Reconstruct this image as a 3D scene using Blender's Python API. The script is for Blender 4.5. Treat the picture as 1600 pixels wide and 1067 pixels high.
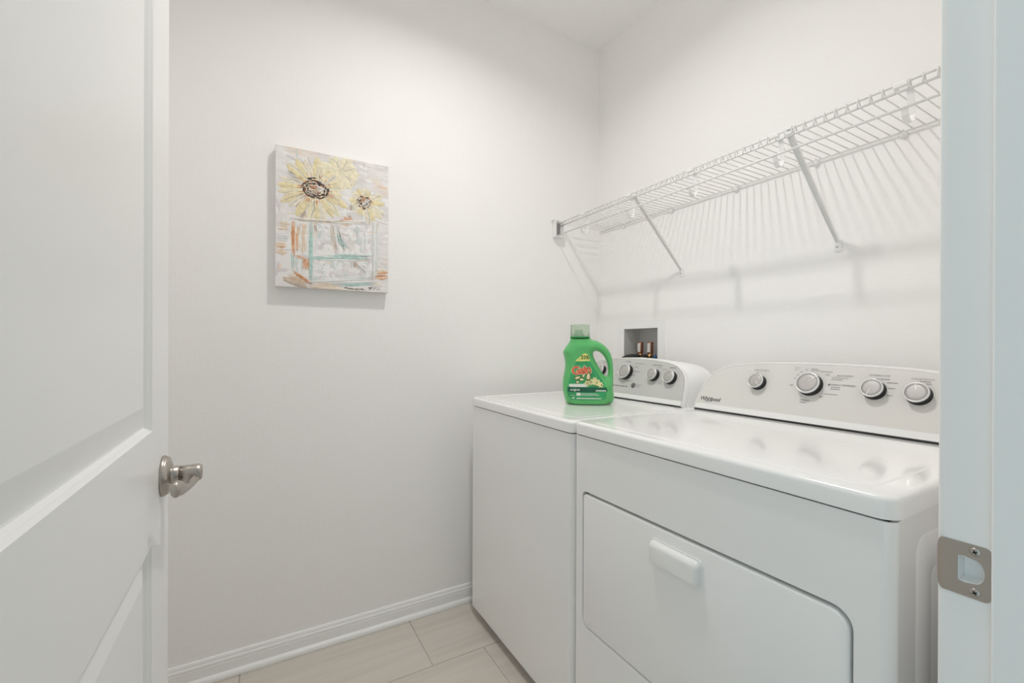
import bpy, bmesh, math, random
from mathutils import Vector, Matrix
from mathutils.geometry import tessellate_polygon, delaunay_2d_cdt

random.seed(7)
scene = bpy.context.scene
COL = scene.collection
for o in list(bpy.data.objects):
    bpy.data.objects.remove(o)

# ------------------------------------------------------------------ camera
R_ = math.radians
F_PX, YAW, PITCH, ROLL, CY = 686.07, R_(29.732), R_(-0.0908), R_(-0.2013), 7.33
CAM_H = 1.15
fw = Vector((math.sin(YAW), math.cos(YAW), 0)); rt = Vector((math.cos(YAW), -math.sin(YAW), 0)); dn = Vector((0, 0, -1))
f2 = fw * math.cos(PITCH) - dn * math.sin(PITCH); d2 = dn * math.cos(PITCH) + fw * math.sin(PITCH)
r3 = rt * math.cos(ROLL) + d2 * math.sin(ROLL); d3 = -rt * math.sin(ROLL) + d2 * math.cos(ROLL)
cam_d = bpy.data.cameras.new('camera'); cam = bpy.data.objects.new('camera', cam_d); COL.objects.link(cam)
cam_d.sensor_width = 36; cam_d.lens = F_PX * 36 / 1600; cam_d.shift_y = CY / 1600; cam_d.clip_start = 0.02
rot = Matrix((r3, -d3, -f2)).transposed().to_4x4()
cam.matrix_world = Matrix.Translation((0, 0, CAM_H)) @ rot
scene.camera = cam

# ------------------------------------------------------------------ world + exposure
world = bpy.data.worlds.new('world'); scene.world = world; world.use_nodes = True
bg = world.node_tree.nodes['Background']
bg.inputs[0].default_value = (0.66, 0.90, 1.0, 1); bg.inputs[1].default_value = 1.12
LAMP_W = 8.2
vs = scene.view_settings
scene.display_settings.display_device = 'sRGB'
vs.view_transform = 'Standard'; vs.look = 'None'; vs.gamma = 1; vs.use_curve_mapping = False
vs.exposure = 0.10
scene.cycles.diffuse_bounces = 12; scene.cycles.max_bounces = 12

# ------------------------------------------------------------------ dimensions
XS, YW, ZC = 1.5748, 1.8191, 2.728      # shelf wall, picture wall, ceiling
XL = -0.36                              # wall behind the open door
YF, YH = 0.191, 0.076                   # doorway wall: room face, hall face
XJ, XJL = 0.680, -0.200                 # jamb faces
DOOR_H = 2.05

# ------------------------------------------------------------------ materials
def nodes_of(m):
    m.use_nodes = True
    nt = m.node_tree
    return nt, nt.nodes['Principled BSDF']

def mat(name, col, rough=0.5, metal=0.0, bump=None, var=None, coat=0.0, emit=None, trans=0.0, ior=None, alpha=None, spec=None):
    """bump=(scale,strength,dist)  var=(scale,amount,(sx,sy,sz))"""
    m = bpy.data.materials.new(name); nt, b = nodes_of(m)
    b.inputs['Base Color'].default_value = (*col, 1); b.inputs['Roughness'].default_value = rough; b.inputs['Metallic'].default_value = metal
    if coat: b.inputs['Coat Weight'].default_value = coat; b.inputs['Coat Roughness'].default_value = 0.06
    if trans: b.inputs['Transmission Weight'].default_value = trans
    if ior: b.inputs['IOR'].default_value = ior
    if spec is not None: b.inputs['Specular IOR Level'].default_value = spec
    if emit: b.inputs['Emission Color'].default_value = (*emit[0], 1); b.inputs['Emission Strength'].default_value = emit[1]
    tc = nt.nodes.new('ShaderNodeTexCoord')
    if var:
        mp = nt.nodes.new('ShaderNodeMapping'); mp.inputs['Scale'].default_value = var[2] if len(var) > 2 else (1, 1, 1)
        nt.links.new(tc.outputs['Object'], mp.inputs[0])
        n = nt.nodes.new('ShaderNodeTexNoise'); n.inputs['Scale'].default_value = var[0]; n.inputs['Detail'].default_value = 6
        nt.links.new(mp.outputs[0], n.inputs['Vector'])
        rp = nt.nodes.new('ShaderNodeValToRGB')
        a = var[1]
        rp.color_ramp.elements[0].position = 0.3; rp.color_ramp.elements[1].position = 0.7
        rp.color_ramp.elements[0].color = (*[c * (1 - a) for c in col], 1); rp.color_ramp.elements[1].color = (*[min(1, c * (1 + a)) for c in col], 1)
        nt.links.new(n.outputs['Fac'], rp.inputs[0]); nt.links.new(rp.outputs[0], b.inputs['Base Color'])
    if bump:
        n = nt.nodes.new('ShaderNodeTexNoise'); n.inputs['Scale'].default_value = bump[0]; n.inputs['Detail'].default_value = 3
        if len(bump) > 3:
            mp = nt.nodes.new('ShaderNodeMapping'); mp.inputs['Scale'].default_value = bump[3]
            nt.links.new(tc.outputs['Object'], mp.inputs[0]); nt.links.new(mp.outputs[0], n.inputs['Vector'])
        else:
            nt.links.new(tc.outputs['Object'], n.inputs['Vector'])
        bp = nt.nodes.new('ShaderNodeBump'); bp.inputs['Strength'].default_value = bump[1]; bp.inputs['Distance'].default_value = bump[2]
        nt.links.new(n.outputs['Fac'], bp.inputs['Height']); nt.links.new(bp.outputs[0], b.inputs['Normal'])
    return m

M_WALL = mat('wall_paint', (0.925, 0.914, 0.905), 0.7, bump=(95, 0.35, 0.0012), spec=0.25)
M_CEIL = mat('ceiling_paint', (0.922, 0.916, 0.908), 0.8, bump=(60, 0.3, 0.0012), spec=0.2)
M_TRIM = mat('trim_paint', (0.90, 0.90, 0.892), 0.35, bump=(40, 0.05, 0.0004))
M_DOOR = mat('door_paint', (0.90, 0.90, 0.892), 0.32, bump=(55, 0.06, 0.0004))
M_GROUT = mat('grout', (0.50, 0.455, 0.41), 0.9, var=(60, 0.1))
M_ENAMEL = mat('white_enamel', (0.905, 0.905, 0.90), 0.22, coat=0.6, bump=(140, 0.03, 0.0003))
M_LIDEN = mat('lid_enamel', (0.91, 0.907, 0.90), 0.2, coat=0.55, bump=(25, 0.02, 0.0004))
M_PLASTIC = mat('white_plastic', (0.885, 0.885, 0.875), 0.3, bump=(200, 0.02, 0.0003))
M_PANELW = mat('washer_panel_grey', (0.60, 0.59, 0.575), 0.35, bump=(300, 0.02, 0.0002))
M_PANELD = mat('dryer_panel_grey', (0.74, 0.725, 0.70), 0.3, bump=(300, 0.02, 0.0002))
M_BLACK = mat('black_plastic', (0.012, 0.012, 0.012), 0.35, bump=(150, 0.05, 0.0003))
M_SHADE = mat('shade_black', (0.02, 0.02, 0.02), 0.8, bump=(80, 0.05, 0.0004))  # near-black colour standing in for shade inside gaps and screw recesses
M_KNOB = mat('knob_silver', (0.52, 0.505, 0.49), 0.5, metal=0.6, bump=(400, 0.06, 0.0002))
M_RING = mat('knob_ring', (0.80, 0.80, 0.80), 0.32, metal=0.55, bump=(300, 0.02, 0.0002))
M_INK = mat('console_ink', (0.12, 0.12, 0.12), 0.6, var=(200, 0.1))
M_INKL = mat('console_ink_light', (0.34, 0.33, 0.32), 0.6, var=(200, 0.1))
M_NICKEL = mat('brushed_nickel', (0.50, 0.46, 0.42), 0.3, metal=1.0, bump=(60, 0.12, 0.0003, (1, 1, 12)))
M_STEEL = mat('steel_screw', (0.55, 0.54, 0.52), 0.3, metal=1.0, bump=(300, 0.1, 0.0002))
M_WIRE = mat('white_coated_wire', (0.82, 0.82, 0.80), 0.4, bump=(120, 0.04, 0.0003))
M_CLIP = mat('white_clip', (0.86, 0.86, 0.845), 0.4, bump=(150, 0.04, 0.0003))
M_BRASS = mat('brass', (0.55, 0.36, 0.14), 0.3, metal=1.0, bump=(150, 0.1, 0.0004))
M_COPPER = mat('copper', (0.42, 0.20, 0.14), 0.4, metal=0.9, var=(60, 0.2))
M_TAG = mat('valve_tag', (0.72, 0.68, 0.66), 0.6, var=(500, 0.25))
M_BLUE = mat('blue_handle', (0.03, 0.12, 0.28), 0.4, bump=(100, 0.05, 0.0003))
M_HOSE = mat('black_rubber', (0.02, 0.018, 0.018), 0.5, bump=(200, 0.1, 0.0004))
M_GREEN = mat('bottle_green', (0.105, 0.47, 0.15), 0.3, bump=(60, 0.05, 0.0004), spec=0.5)
M_DGREEN = mat('spout_green', (0.06, 0.36, 0.12), 0.35, bump=(80, 0.05, 0.0003))
M_LABEL = mat('label_green', (0.035, 0.34, 0.12), 0.35, var=(40, 0.2))
M_BAND = mat('label_dark_green', (0.005, 0.10, 0.05), 0.4, var=(60, 0.2))
M_RED = mat('logo_red', (0.72, 0.12, 0.05), 0.4, var=(120, 0.2))
M_CREAM = mat('label_cream', (0.80, 0.72, 0.45), 0.45, var=(150, 0.12))
M_LEAF = mat('leaf_yellow', (0.70, 0.72, 0.22), 0.45, var=(150, 0.15))
M_PRINTW = mat('label_white', (0.75, 0.80, 0.72), 0.45, var=(200, 0.06))
M_FLOWER = mat('label_flower', (0.72, 0.68, 0.35), 0.45, var=(250, 0.3))
M_OLIVE = mat('label_olive', (0.10, 0.14, 0.02), 0.5, var=(200, 0.2))
M_BULB = mat('light_lens', (1, 1, 1), 0.5, emit=((1.0, 0.972, 0.945), 20.0), bump=(30, 0.01, 0.0002))
M_BULB.cycles.emission_sampling = 'NONE'
M_PORC = mat('porcelain', (0.82, 0.82, 0.80), 0.2, bump=(60, 0.03, 0.0003))

def cap_material():
    m = mat('clear_green_cap', (0.90, 0.97, 0.88), 0.25, trans=0.78, ior=1.08, bump=(60, 0.05, 0.0003))
    return m
M_CAP = cap_material()

def tile_material(name, seed):
    m = bpy.data.materials.new(name); nt, b = nodes_of(m)
    tc = nt.nodes.new('ShaderNodeTexCoord'); mp = nt.nodes.new('ShaderNodeMapping')
    mp.inputs['Scale'].default_value = (1.1, 22, 1); mp.inputs['Location'].default_value = (seed * 3.7, seed * 1.9, 0)
    nt.links.new(tc.outputs['Object'], mp.inputs[0])
    n = nt.nodes.new('ShaderNodeTexNoise'); n.inputs['Scale'].default_value = 1.25; n.inputs['Detail'].default_value = 5; n.inputs['Roughness'].default_value = 0.55
    n.inputs['Distortion'].default_value = 0.15
    nt.links.new(mp.outputs[0], n.inputs['Vector'])
    rp = nt.nodes.new('ShaderNodeValToRGB'); e = rp.color_ramp.elements
    e[0].position = 0.30; e[0].color = (0.575, 0.525, 0.47, 1); e[1].position = 0.62; e[1].color = (0.645, 0.60, 0.545, 1)
    nt.links.new(n.outputs['Fac'], rp.inputs[0]); nt.links.new(rp.outputs[0], b.inputs['Base Color'])
    b.inputs['Roughness'].default_value = 0.38
    return m
M_TILES = [tile_material('floor_tile_%s' % c, i) for i, c in enumerate(('a', 'b', 'c'))]

# ------------------------------------------------------------------ helpers
def link(name, me, m=None, parent=None, smooth=False):
    o = bpy.data.objects.new(name, me); COL.objects.link(o)
    if m is not None:
        me.materials.clear(); me.materials.append(m)
    if smooth:
        for p in me.polygons: p.use_smooth = True
    if parent is not None:
        off = world_loc(parent)
        if off.length > 1e-9: me.transform(Matrix.Translation(-off))
        o.parent = parent
    return o

def world_loc(o):
    v = Vector((0, 0, 0))
    while o is not None:
        v += o.location; o = o.parent
    return v

def from_bm(bm, name='m'):
    bmesh.ops.recalc_face_normals(bm, faces=bm.faces)
    me = bpy.data.meshes.new(name); bm.to_mesh(me); bm.free(); return me

def set_props(o, label=None, cat=None, group=None, kind=None):
    if label: o['label'] = label
    if cat: o['category'] = cat
    if group: o['group'] = group
    if kind: o['kind'] = kind
    return o

def thing(name, label, cat, loc, group=None):
    o = bpy.data.objects.new(name, None); COL.objects.link(o); o.location = loc
    o.empty_display_size = 0.05
    return set_props(o, label, cat, group)

def bm_box(bm, lo, hi, bev=0.0, seg=2, mtx=None):
    r = bmesh.ops.create_cube(bm, size=1)
    vs_ = r['verts']
    for v in vs_:
        v.co = Vector(((lo[i] + hi[i]) / 2 + v.co[i] * (hi[i] - lo[i]) for i in range(3)))
    if bev:
        es = list({e for v in vs_ for e in v.link_edges})
        rr = bmesh.ops.bevel(bm, geom=es, offset=bev, segments=seg, profile=0.5, affect='EDGES')
        vs_ = list({v for f in rr['faces'] for v in f.verts} | {v for v in vs_ if v.is_valid})
    if mtx is not None:
        for v in vs_: v.co = mtx @ v.co
    return vs_

def box(name, lo, hi, m, parent=None, bev=0.0, seg=2, smooth=False, mtx=None):
    bm = bmesh.new(); bm_box(bm, lo, hi, bev, seg, mtx); return link(name, from_bm(bm, name), m, parent, smooth)

def bm_tube(bm, pts, r, n=10, cap=True, closed=False):
    pts = [Vector(p) for p in pts]
    rs = r if isinstance(r, (list, tuple)) else [r] * len(pts)
    rings = []; N = len(pts); prev = None
    for i, p in enumerate(pts):
        a = pts[i - 1] if (i > 0 or closed) else p
        c = pts[(i + 1) % N] if (i < N - 1 or closed) else p
        t = (c - a).normalized()
        if prev is None:
            u = t.orthogonal().normalized()
        else:
            u = (prev - t * prev.dot(t)).normalized()
        prev = u; w = t.cross(u)
        rings.append([bm.verts.new(p + (u * math.cos(2 * math.pi * k / n) + w * math.sin(2 * math.pi * k / n)) * rs[i]) for k in range(n)])
    for i in range(N if closed else N - 1):
        A, B = rings[i], rings[(i + 1) % N]
        for k in range(n):
            bm.faces.new((A[k], A[(k + 1) % n], B[(k + 1) % n], B[k]))
    if cap and not closed:
        bm.faces.new(rings[0][::-1]); bm.faces.new(rings[-1])

def tube(name, pts, r, m, parent=None, n=10, smooth=True):
    bm = bmesh.new(); bm_tube(bm, pts, r, n); return link(name, from_bm(bm, name), m, parent, smooth)

def bm_lathe(bm, prof, mtx, n=32):
    """prof: (radius, height) list, axis = local z of mtx"""
    rings = []
    for r, h in prof:
        if r < 1e-6:
            rings.append([bm.verts.new(mtx @ Vector((0, 0, h)))])
        else:
            rings.append([bm.verts.new(mtx @ Vector((r * math.cos(2 * math.pi * k / n), r * math.sin(2 * math.pi * k / n), h))) for k in range(n)])
    for A, B in zip(rings, rings[1:]):
        for k in range(n):
            k2 = (k + 1) % n
            if len(A) == 1 and len(B) == 1: continue
            if len(A) == 1: bm.faces.new((A[0], B[k], B[k2]))
            elif len(B) == 1: bm.faces.new((A[k], A[k2], B[0]))
            else: bm.faces.new((A[k], A[k2], B[k2], B[k]))

def lathe(name, prof, mtx, m, parent=None, n=32, smooth=True):
    bm = bmesh.new(); bm_lathe(bm, prof, mtx, n)
    o = link(name, from_bm(bm, name), m, parent, smooth)
    return o

def frame(origin, xa, ya):
    xa = Vector(xa).normalized(); ya = Vector(ya).normalized(); za = xa.cross(ya)
    m = Matrix((xa, ya, za)).transposed().to_4x4(); m.translation = Vector(origin); return m

def bm_prism(bm, loops, mtx, z0, z1):
    """loops in local xy (first outer, rest holes); extruded from z0 to z1 in local z"""
    L3 = [[Vector((x, y, 0)) for x, y in l] for l in loops]
    tris = tessellate_polygon(L3)
    flat = [p for l in L3 for p in l]
    A = [bm.verts.new(mtx @ Vector((p.x, p.y, z0))) for p in flat]
    B = [bm.verts.new(mtx @ Vector((p.x, p.y, z1))) for p in flat]
    for t in tris:
        try:
            bm.faces.new([A[i] for i in t][::-1]); bm.faces.new([B[i] for i in t])
        except ValueError: pass
    k = 0
    for l in loops:
        n = len(l)
        for i in range(n):
            j = (i + 1) % n
            bm.faces.new((A[k + i], A[k + j], B[k + j], B[k + i]))
        k += n

def prism(name, loops, mtx, z0, z1, m, parent=None, bev=0.0, smooth=False):
    bm = bmesh.new(); bm_prism(bm, loops, mtx, z0, z1)
    if bev:
        bmesh.ops.recalc_face_normals(bm, faces=bm.faces)
        bmesh.ops.dissolve_limit(bm, angle_limit=0.01, verts=bm.verts, edges=bm.edges)
        es = [e for e in bm.edges if len(e.link_faces) == 2 and e.calc_face_angle(0) > 0.9]
        bmesh.ops.bevel(bm, geom=es, offset=bev, segments=2, profile=0.5, affect='EDGES')
    return link(name, from_bm(bm, name), m, parent, smooth)

def rrect(x0, y0, x1, y1, r, n=6):
    rr = r if isinstance(r, (list, tuple)) else [r] * 4     # bl, br, tr, tl
    out = []
    for (cx, cy, a0, q) in ((x0, y0, 180, rr[0]), (x1, y0, 270, rr[1]), (x1, y1, 0, rr[2]), (x0, y1, 90, rr[3])):
        sx = 1 if cx == x0 else -1; sy = 1 if cy == y0 else -1
        ccx, ccy = cx + sx * q, cy + sy * q
        for k in range(n + 1):
            a = math.radians(a0 + 90 * k / n)
            out.append((ccx + q * math.cos(a), ccy + q * math.sin(a)))
    return out

def auto_smooth(o, deg=35):
    me = o.data
    for p in me.polygons: p.use_smooth = True
    bm = bmesh.new(); bm.from_mesh(me)
    for e in bm.edges:
        e.smooth = not (len(e.link_faces) == 2 and e.calc_face_angle(0) > math.radians(deg))
    bm.to_mesh(me); bm.free()
    return o

def text_mesh(txt, size, shear=0.0, bold=0.0, align='LEFT', space=1.0):
    cu = bpy.data.curves.new('t', 'FONT'); cu.body = txt; cu.size = size; cu.shear = shear; cu.offset = bold; cu.align_x = align; cu.align_y = 'CENTER'
    cu.space_character = space; cu.resolution_u = 4
    o = bpy.data.objects.new('t', cu); COL.objects.link(o)
    dg = bpy.context.evaluated_depsgraph_get(); dg.update()
    me = bpy.data.meshes.new_from_object(o.evaluated_get(dg))
    bpy.data.objects.remove(o); bpy.data.curves.remove(cu)
    return me

def text(name, txt, size, mtx, m, parent, **kw):
    me = text_mesh(txt, size, **kw); me.transform(mtx); me.name = name
    return link(name, me, m, parent)

# ------------------------------------------------------------------ room shell
def structure(o): o['kind'] = 'structure'; return o

floor = structure(box('floor', (-1.3, -1.5, -0.10), (2.3, YW + 0.12, -0.0025), M_GROUT))
TW, TL, G = 0.301, 0.601, 0.0032
tile_rects = []
def lay(xa, xb, ya, yb):
    k = math.floor((ya - 1.505) / TW) - 1
    while 1.505 + k * TW < yb:
        r0, r1 = 1.505 + k * TW, 1.505 + (k + 1) * TW
        off = 0.5385 - 0.2003 * k
        j = math.floor((xa - off) / TL) - 1
        while off + j * TL < xb:
            a0, a1 = off + j * TL, off + (j + 1) * TL
            q = (max(a0 + G / 2, xa), max(r0 + G / 2, ya), min(a1 - G / 2, xb), min(r1 - G / 2, yb))
            if q[2] - q[0] > 0.01 and q[3] - q[1] > 0.01: tile_rects.append(q)
            j += 1
        k += 1
lay(XL, XS, YF, YW)
lay(-1.25, 2.25, -1.45, YF)
for i, (a, b, c, d) in enumerate(tile_rects):
    t = box('floor_tile', (a, b, -0.008), (c, d, 0.0), M_TILES[(i * 7 + i // 3) % 3], None, bev=0.0012, seg=1)
    t.parent = floor

structure(box('ceiling', (-1.3, -1.2, ZC), (2.3, YW + 0.1, ZC + 0.1), M_CEIL))  # room ceiling, extended over the unseen hall to shut out sky light
structure(box('wall_hall_added', (-1.3, -1.25, 0), (2.3, -1.15, ZC), M_WALL))  # unseen wall added to cut the light from behind the camera
structure(box('wall_hall_end_added', (2.25, -1.15, 0), (2.35, YF, ZC), M_WALL))  # unseen end wall added so daylight enters from the open left end only
structure(box('wall_back', (XL - 0.1, YW, 0), (XS + 0.12, YW + 0.1, ZC), M_WALL))
structure(box('wall_left', (XL - 0.1, YF, 0), (XL, YW, ZC), M_WALL))

# shelf wall with the recess for the outlet box
BOX_Y0, BOX_Y1, BOX_Z0, BOX_Z1 = 1.412, 1.625, 1.03, 1.2335
wm = frame((XS, 0, 0), (0, -1, 0), (0, 0, 1))       # local x = -Y, y = Z, normal = -X
structure(prism('wall_right', [[(-YW, 0), (-YH, 0), (-YH, ZC), (-YW, ZC)],
          [(-BOX_Y1 - .004, BOX_Z0 - .004), (-BOX_Y0 + .004, BOX_Z0 - .004), (-BOX_Y0 + .004, BOX_Z1 + .004), (-BOX_Y1 - .004, BOX_Z1 + .004)]], wm, -0.115, 0, M_WALL))

# doorway wall (hall side goes on both ways)
fm = frame((0, YF, 0), (1, 0, 0), (0, 0, 1))         # local z = -Y
RO = 0.02
structure(prism('wall_front', [[(-1.25, 0), (XJL - RO, 0), (XJL - RO, DOOR_H + RO), (XJ + RO, DOOR_H + RO), (XJ + RO, 0), (2.25, 0), (2.25, ZC), (-1.25, ZC)]], fm, 0.0, YF - YH, M_WALL))

# door frame: jambs, stop, casing, strike plate
fr = bpy.data.objects.new('trim_1', None); COL.objects.link(fr); fr['kind'] = 'structure'; fr['label'] = 'white painted door frame around the laundry doorway'
box('jamb', (XJL - RO, YH, 0), (XJL, YF, DOOR_H + RO), M_TRIM, fr, bev=0.0015)
box('head_jamb', (XJL, YH, DOOR_H), (XJ, YF, DOOR_H + RO), M_TRIM, fr, bev=0.0015)
box('door_stop', (XJ - 0.0105, YH + 0.03, 0), (XJ, 0.1512, DOOR_H), M_TRIM, fr, bev=0.002)
box('door_stop', (XJL, YH + 0.03, 0), (XJL + 0.0105, 0.1512, DOOR_H), M_TRIM, fr, bev=0.002)
box('door_stop', (XJL + 0.0105, YH + 0.03, DOOR_H - 0.0105), (XJ - 0.0105, 0.1512, DOOR_H), M_TRIM, fr, bev=0.002)
def casing(name, side, yface, sgn):
    # profile across the width: (distance from opening, thickness)
    prof = [(0.005, 0), (0.005, 0.0050), (0.008, 0.0068), (0.020, 0.0082), (0.036, 0.0100), (0.050, 0.0135), (0.060, 0.0150), (0.064, 0.0130), (0.064, 0)]
    bm = bmesh.new()
    rings = []
    for z in (0.0, DOOR_H + 0.075):
        rings.append([bm.verts.new(((XJ + d) if side > 0 else (XJL - d), yface + sgn * t, z)) for d, t in prof])
    n = len(prof)
    for k in range(n): bm.faces.new((rings[0][k], rings[0][(k + 1) % n], rings[1][(k + 1) % n], rings[1][k]))
    bm.faces.new(rings[0]); bm.faces.new(rings[1])
    return link(name, from_bm(bm), M_TRIM, fr)
for s in (1, -1):
    casing('casing', s, YF, 1); casing('casing', s, YH, -1)
for yf_, sg in ((YF, 1), (YH, -1)):
    box('casing', (XJL - 0.064, min(yf_, yf_ + sg * 0.013), DOOR_H + 0.005), (XJ + 0.064, max(yf_, yf_ + sg * 0.013), DOOR_H + 0.069), M_TRIM, fr, bev=0.003)

# strike plate on the right jamb
def strike():
    zc = 0.9035
    jm = frame((XJ, 0, zc), (0, 1, 0), (0, 0, 1))      # local x = +Y, y = Z, z = +X
    bm = bmesh.new()
    ya, yb = 0.1525, 0.1905
    pocket = [(0.1785, 0.0135)] + [(0.1665 + 0.0086 * math.sin(a), 0.0134 * math.cos(a)) for a in [math.radians(-18 - 14.4 * k) for k in range(11)]] + [(0.1785, -0.0135)]
    bj = bmesh.new(); bm_prism(bj, [[(YH, -zc), (YF, -zc), (YF, DOOR_H + RO - zc), (YH, DOOR_H + RO - zc)], pocket], jm, 0.0, RO); link('jamb', from_bm(bj), M_TRIM, fr)
    outer = rrect(ya, -0.0295, yb, 0.0295, [0.006, 0.0005, 0.0005, 0.006], 5)
    hole = [(0.1790, 0.0140), (0.1735, 0.0150)] + [(0.1665 + 0.0090 * math.sin(a), 0.0138 * math.cos(a)) for a in [math.radians(-18 - 14.4 * k) for k in range(11)]] + [(0.1735, -0.0150), (0.1790, -0.0140)]
    bm_prism(bm, [outer, hole], jm, -0.0018, 0.0)
    # curved lip that wraps the jamb corner towards the room
    rows = []
    for i in range(9):
        t = i / 8
        y = yb + 0.0072 * math.sin(t * 1.35)
        x = XJ - 0.0018 + 0.0060 * (1 - math.cos(t * 1.35))
        hz = 0.0295 if t < 0.1 else 0.0295 - 0.019 * ((t - 0.1) / 0.9) ** 2.0
        rows.append((bm.verts.new((x, y, zc - hz)), bm.verts.new((x, y, zc + hz)), bm.verts.new((x + 0.0014, y - 0.0006, zc - hz)), bm.verts.new((x + 0.0014, y - 0.0006, zc + hz))))
    for a, b in zip(rows, rows[1:]):
        bm.faces.new((a[0], b[0], b[1], a[1])); bm.faces.new((a[2], a[3], b[3], b[2])); bm.faces.new((a[0], a[2], b[2], b[0])); bm.faces.new((a[1], b[1], b[3], a[3]))
    l = rows[-1]; bm.faces.new((l[0], l[2], l[3], l[1]))
    sp = link('strike_plate', from_bm(bm), M_NICKEL, fr); sp['label'] = 'brushed nickel strike plate with two screws'
    auto_smooth(sp, 40)
    for dz in (0.0222, -0.0222):
        sm = frame((XJ - 0.0018, 0.1650, zc + dz), (0, -1, 0), (0, 0, 1))   # local z = -X
        s_ = lathe('screw', [(0.0046, 0), (0.0046, 0.0006), (0.0036, 0.0010), (0.0, 0.0012)], sm, M_NICKEL, sp, 20)
        bm = bmesh.new()
        bm_box(bm, (-0.0021, -0.0006, 0.0008), (0.0021, 0.0006, 0.0014), mtx=sm @ Matrix.Rotation(0.5, 4, 'Z')); bm_box(bm, (-0.0006, -0.0021, 0.0008), (0.0006, 0.0021, 0.0014), mtx=sm @ Matrix.Rotation(0.5, 4, 'Z'))
        x_ = link('screw_slot_shade', from_bm(bm), M_SHADE, None)  # raised black cross painted as the shade in the screw recess
        me = x_.data; x_.parent = sp
strike()

# baseboards: board with moulded top and a shoe moulding
def baseboard(name, p0, p1, nrm):
    prof = [(0, 0), (0.0120, 0), (0.0120, 0.050), (0.0105, 0.0535), (0.0120, 0.056), (0.0112, 0.061), (0.0080, 0.066), (0.0080, 0.071), (0.0050, 0.077), (0.0, 0.078)]
    shoe = [(0.0120, 0.001), (0.0245, 0.001), (0.0245, 0.009), (0.0228, 0.0145), (0.0185, 0.0185), (0.0120, 0.0205)]
    p0, p1, nrm = Vector(p0), Vector(p1), Vector(nrm)
    def sweep(pf):
        bm = bmesh.new(); A = [bm.verts.new(p0 + nrm * d + Vector((0, 0, z))) for d, z in pf]; B = [bm.verts.new(p1 + nrm * d + Vector((0, 0, z))) for d, z in pf]
        n = len(pf)
        for k in range(n): bm.faces.new((A[k], A[(k + 1) % n], B[(k + 1) % n], B[k]))
        bm.faces.new(A); bm.faces.new(B); return from_bm(bm)
    o = structure(link(name, sweep(prof), M_TRIM)); link('shoe_moulding', sweep(shoe), M_TRIM, o)
    auto_smooth(o.children[0], 50)
    return o
baseboard('baseboard_back', (XL, YW, 0), (XS, YW, 0), (0, -1, 0))
baseboard('baseboard_right', (XS, YF, 0), (XS, YW - 0.0250, 0), (-1, 0, 0))
baseboard('baseboard_left', (XL, YF, 0), (XL, YW - 0.0250, 0), (1, 0, 0))
baseboard('baseboard_front', (XJ + 0.064, YF, 0), (XS - 0.0250, YF, 0), (0, 1, 0))

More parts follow.
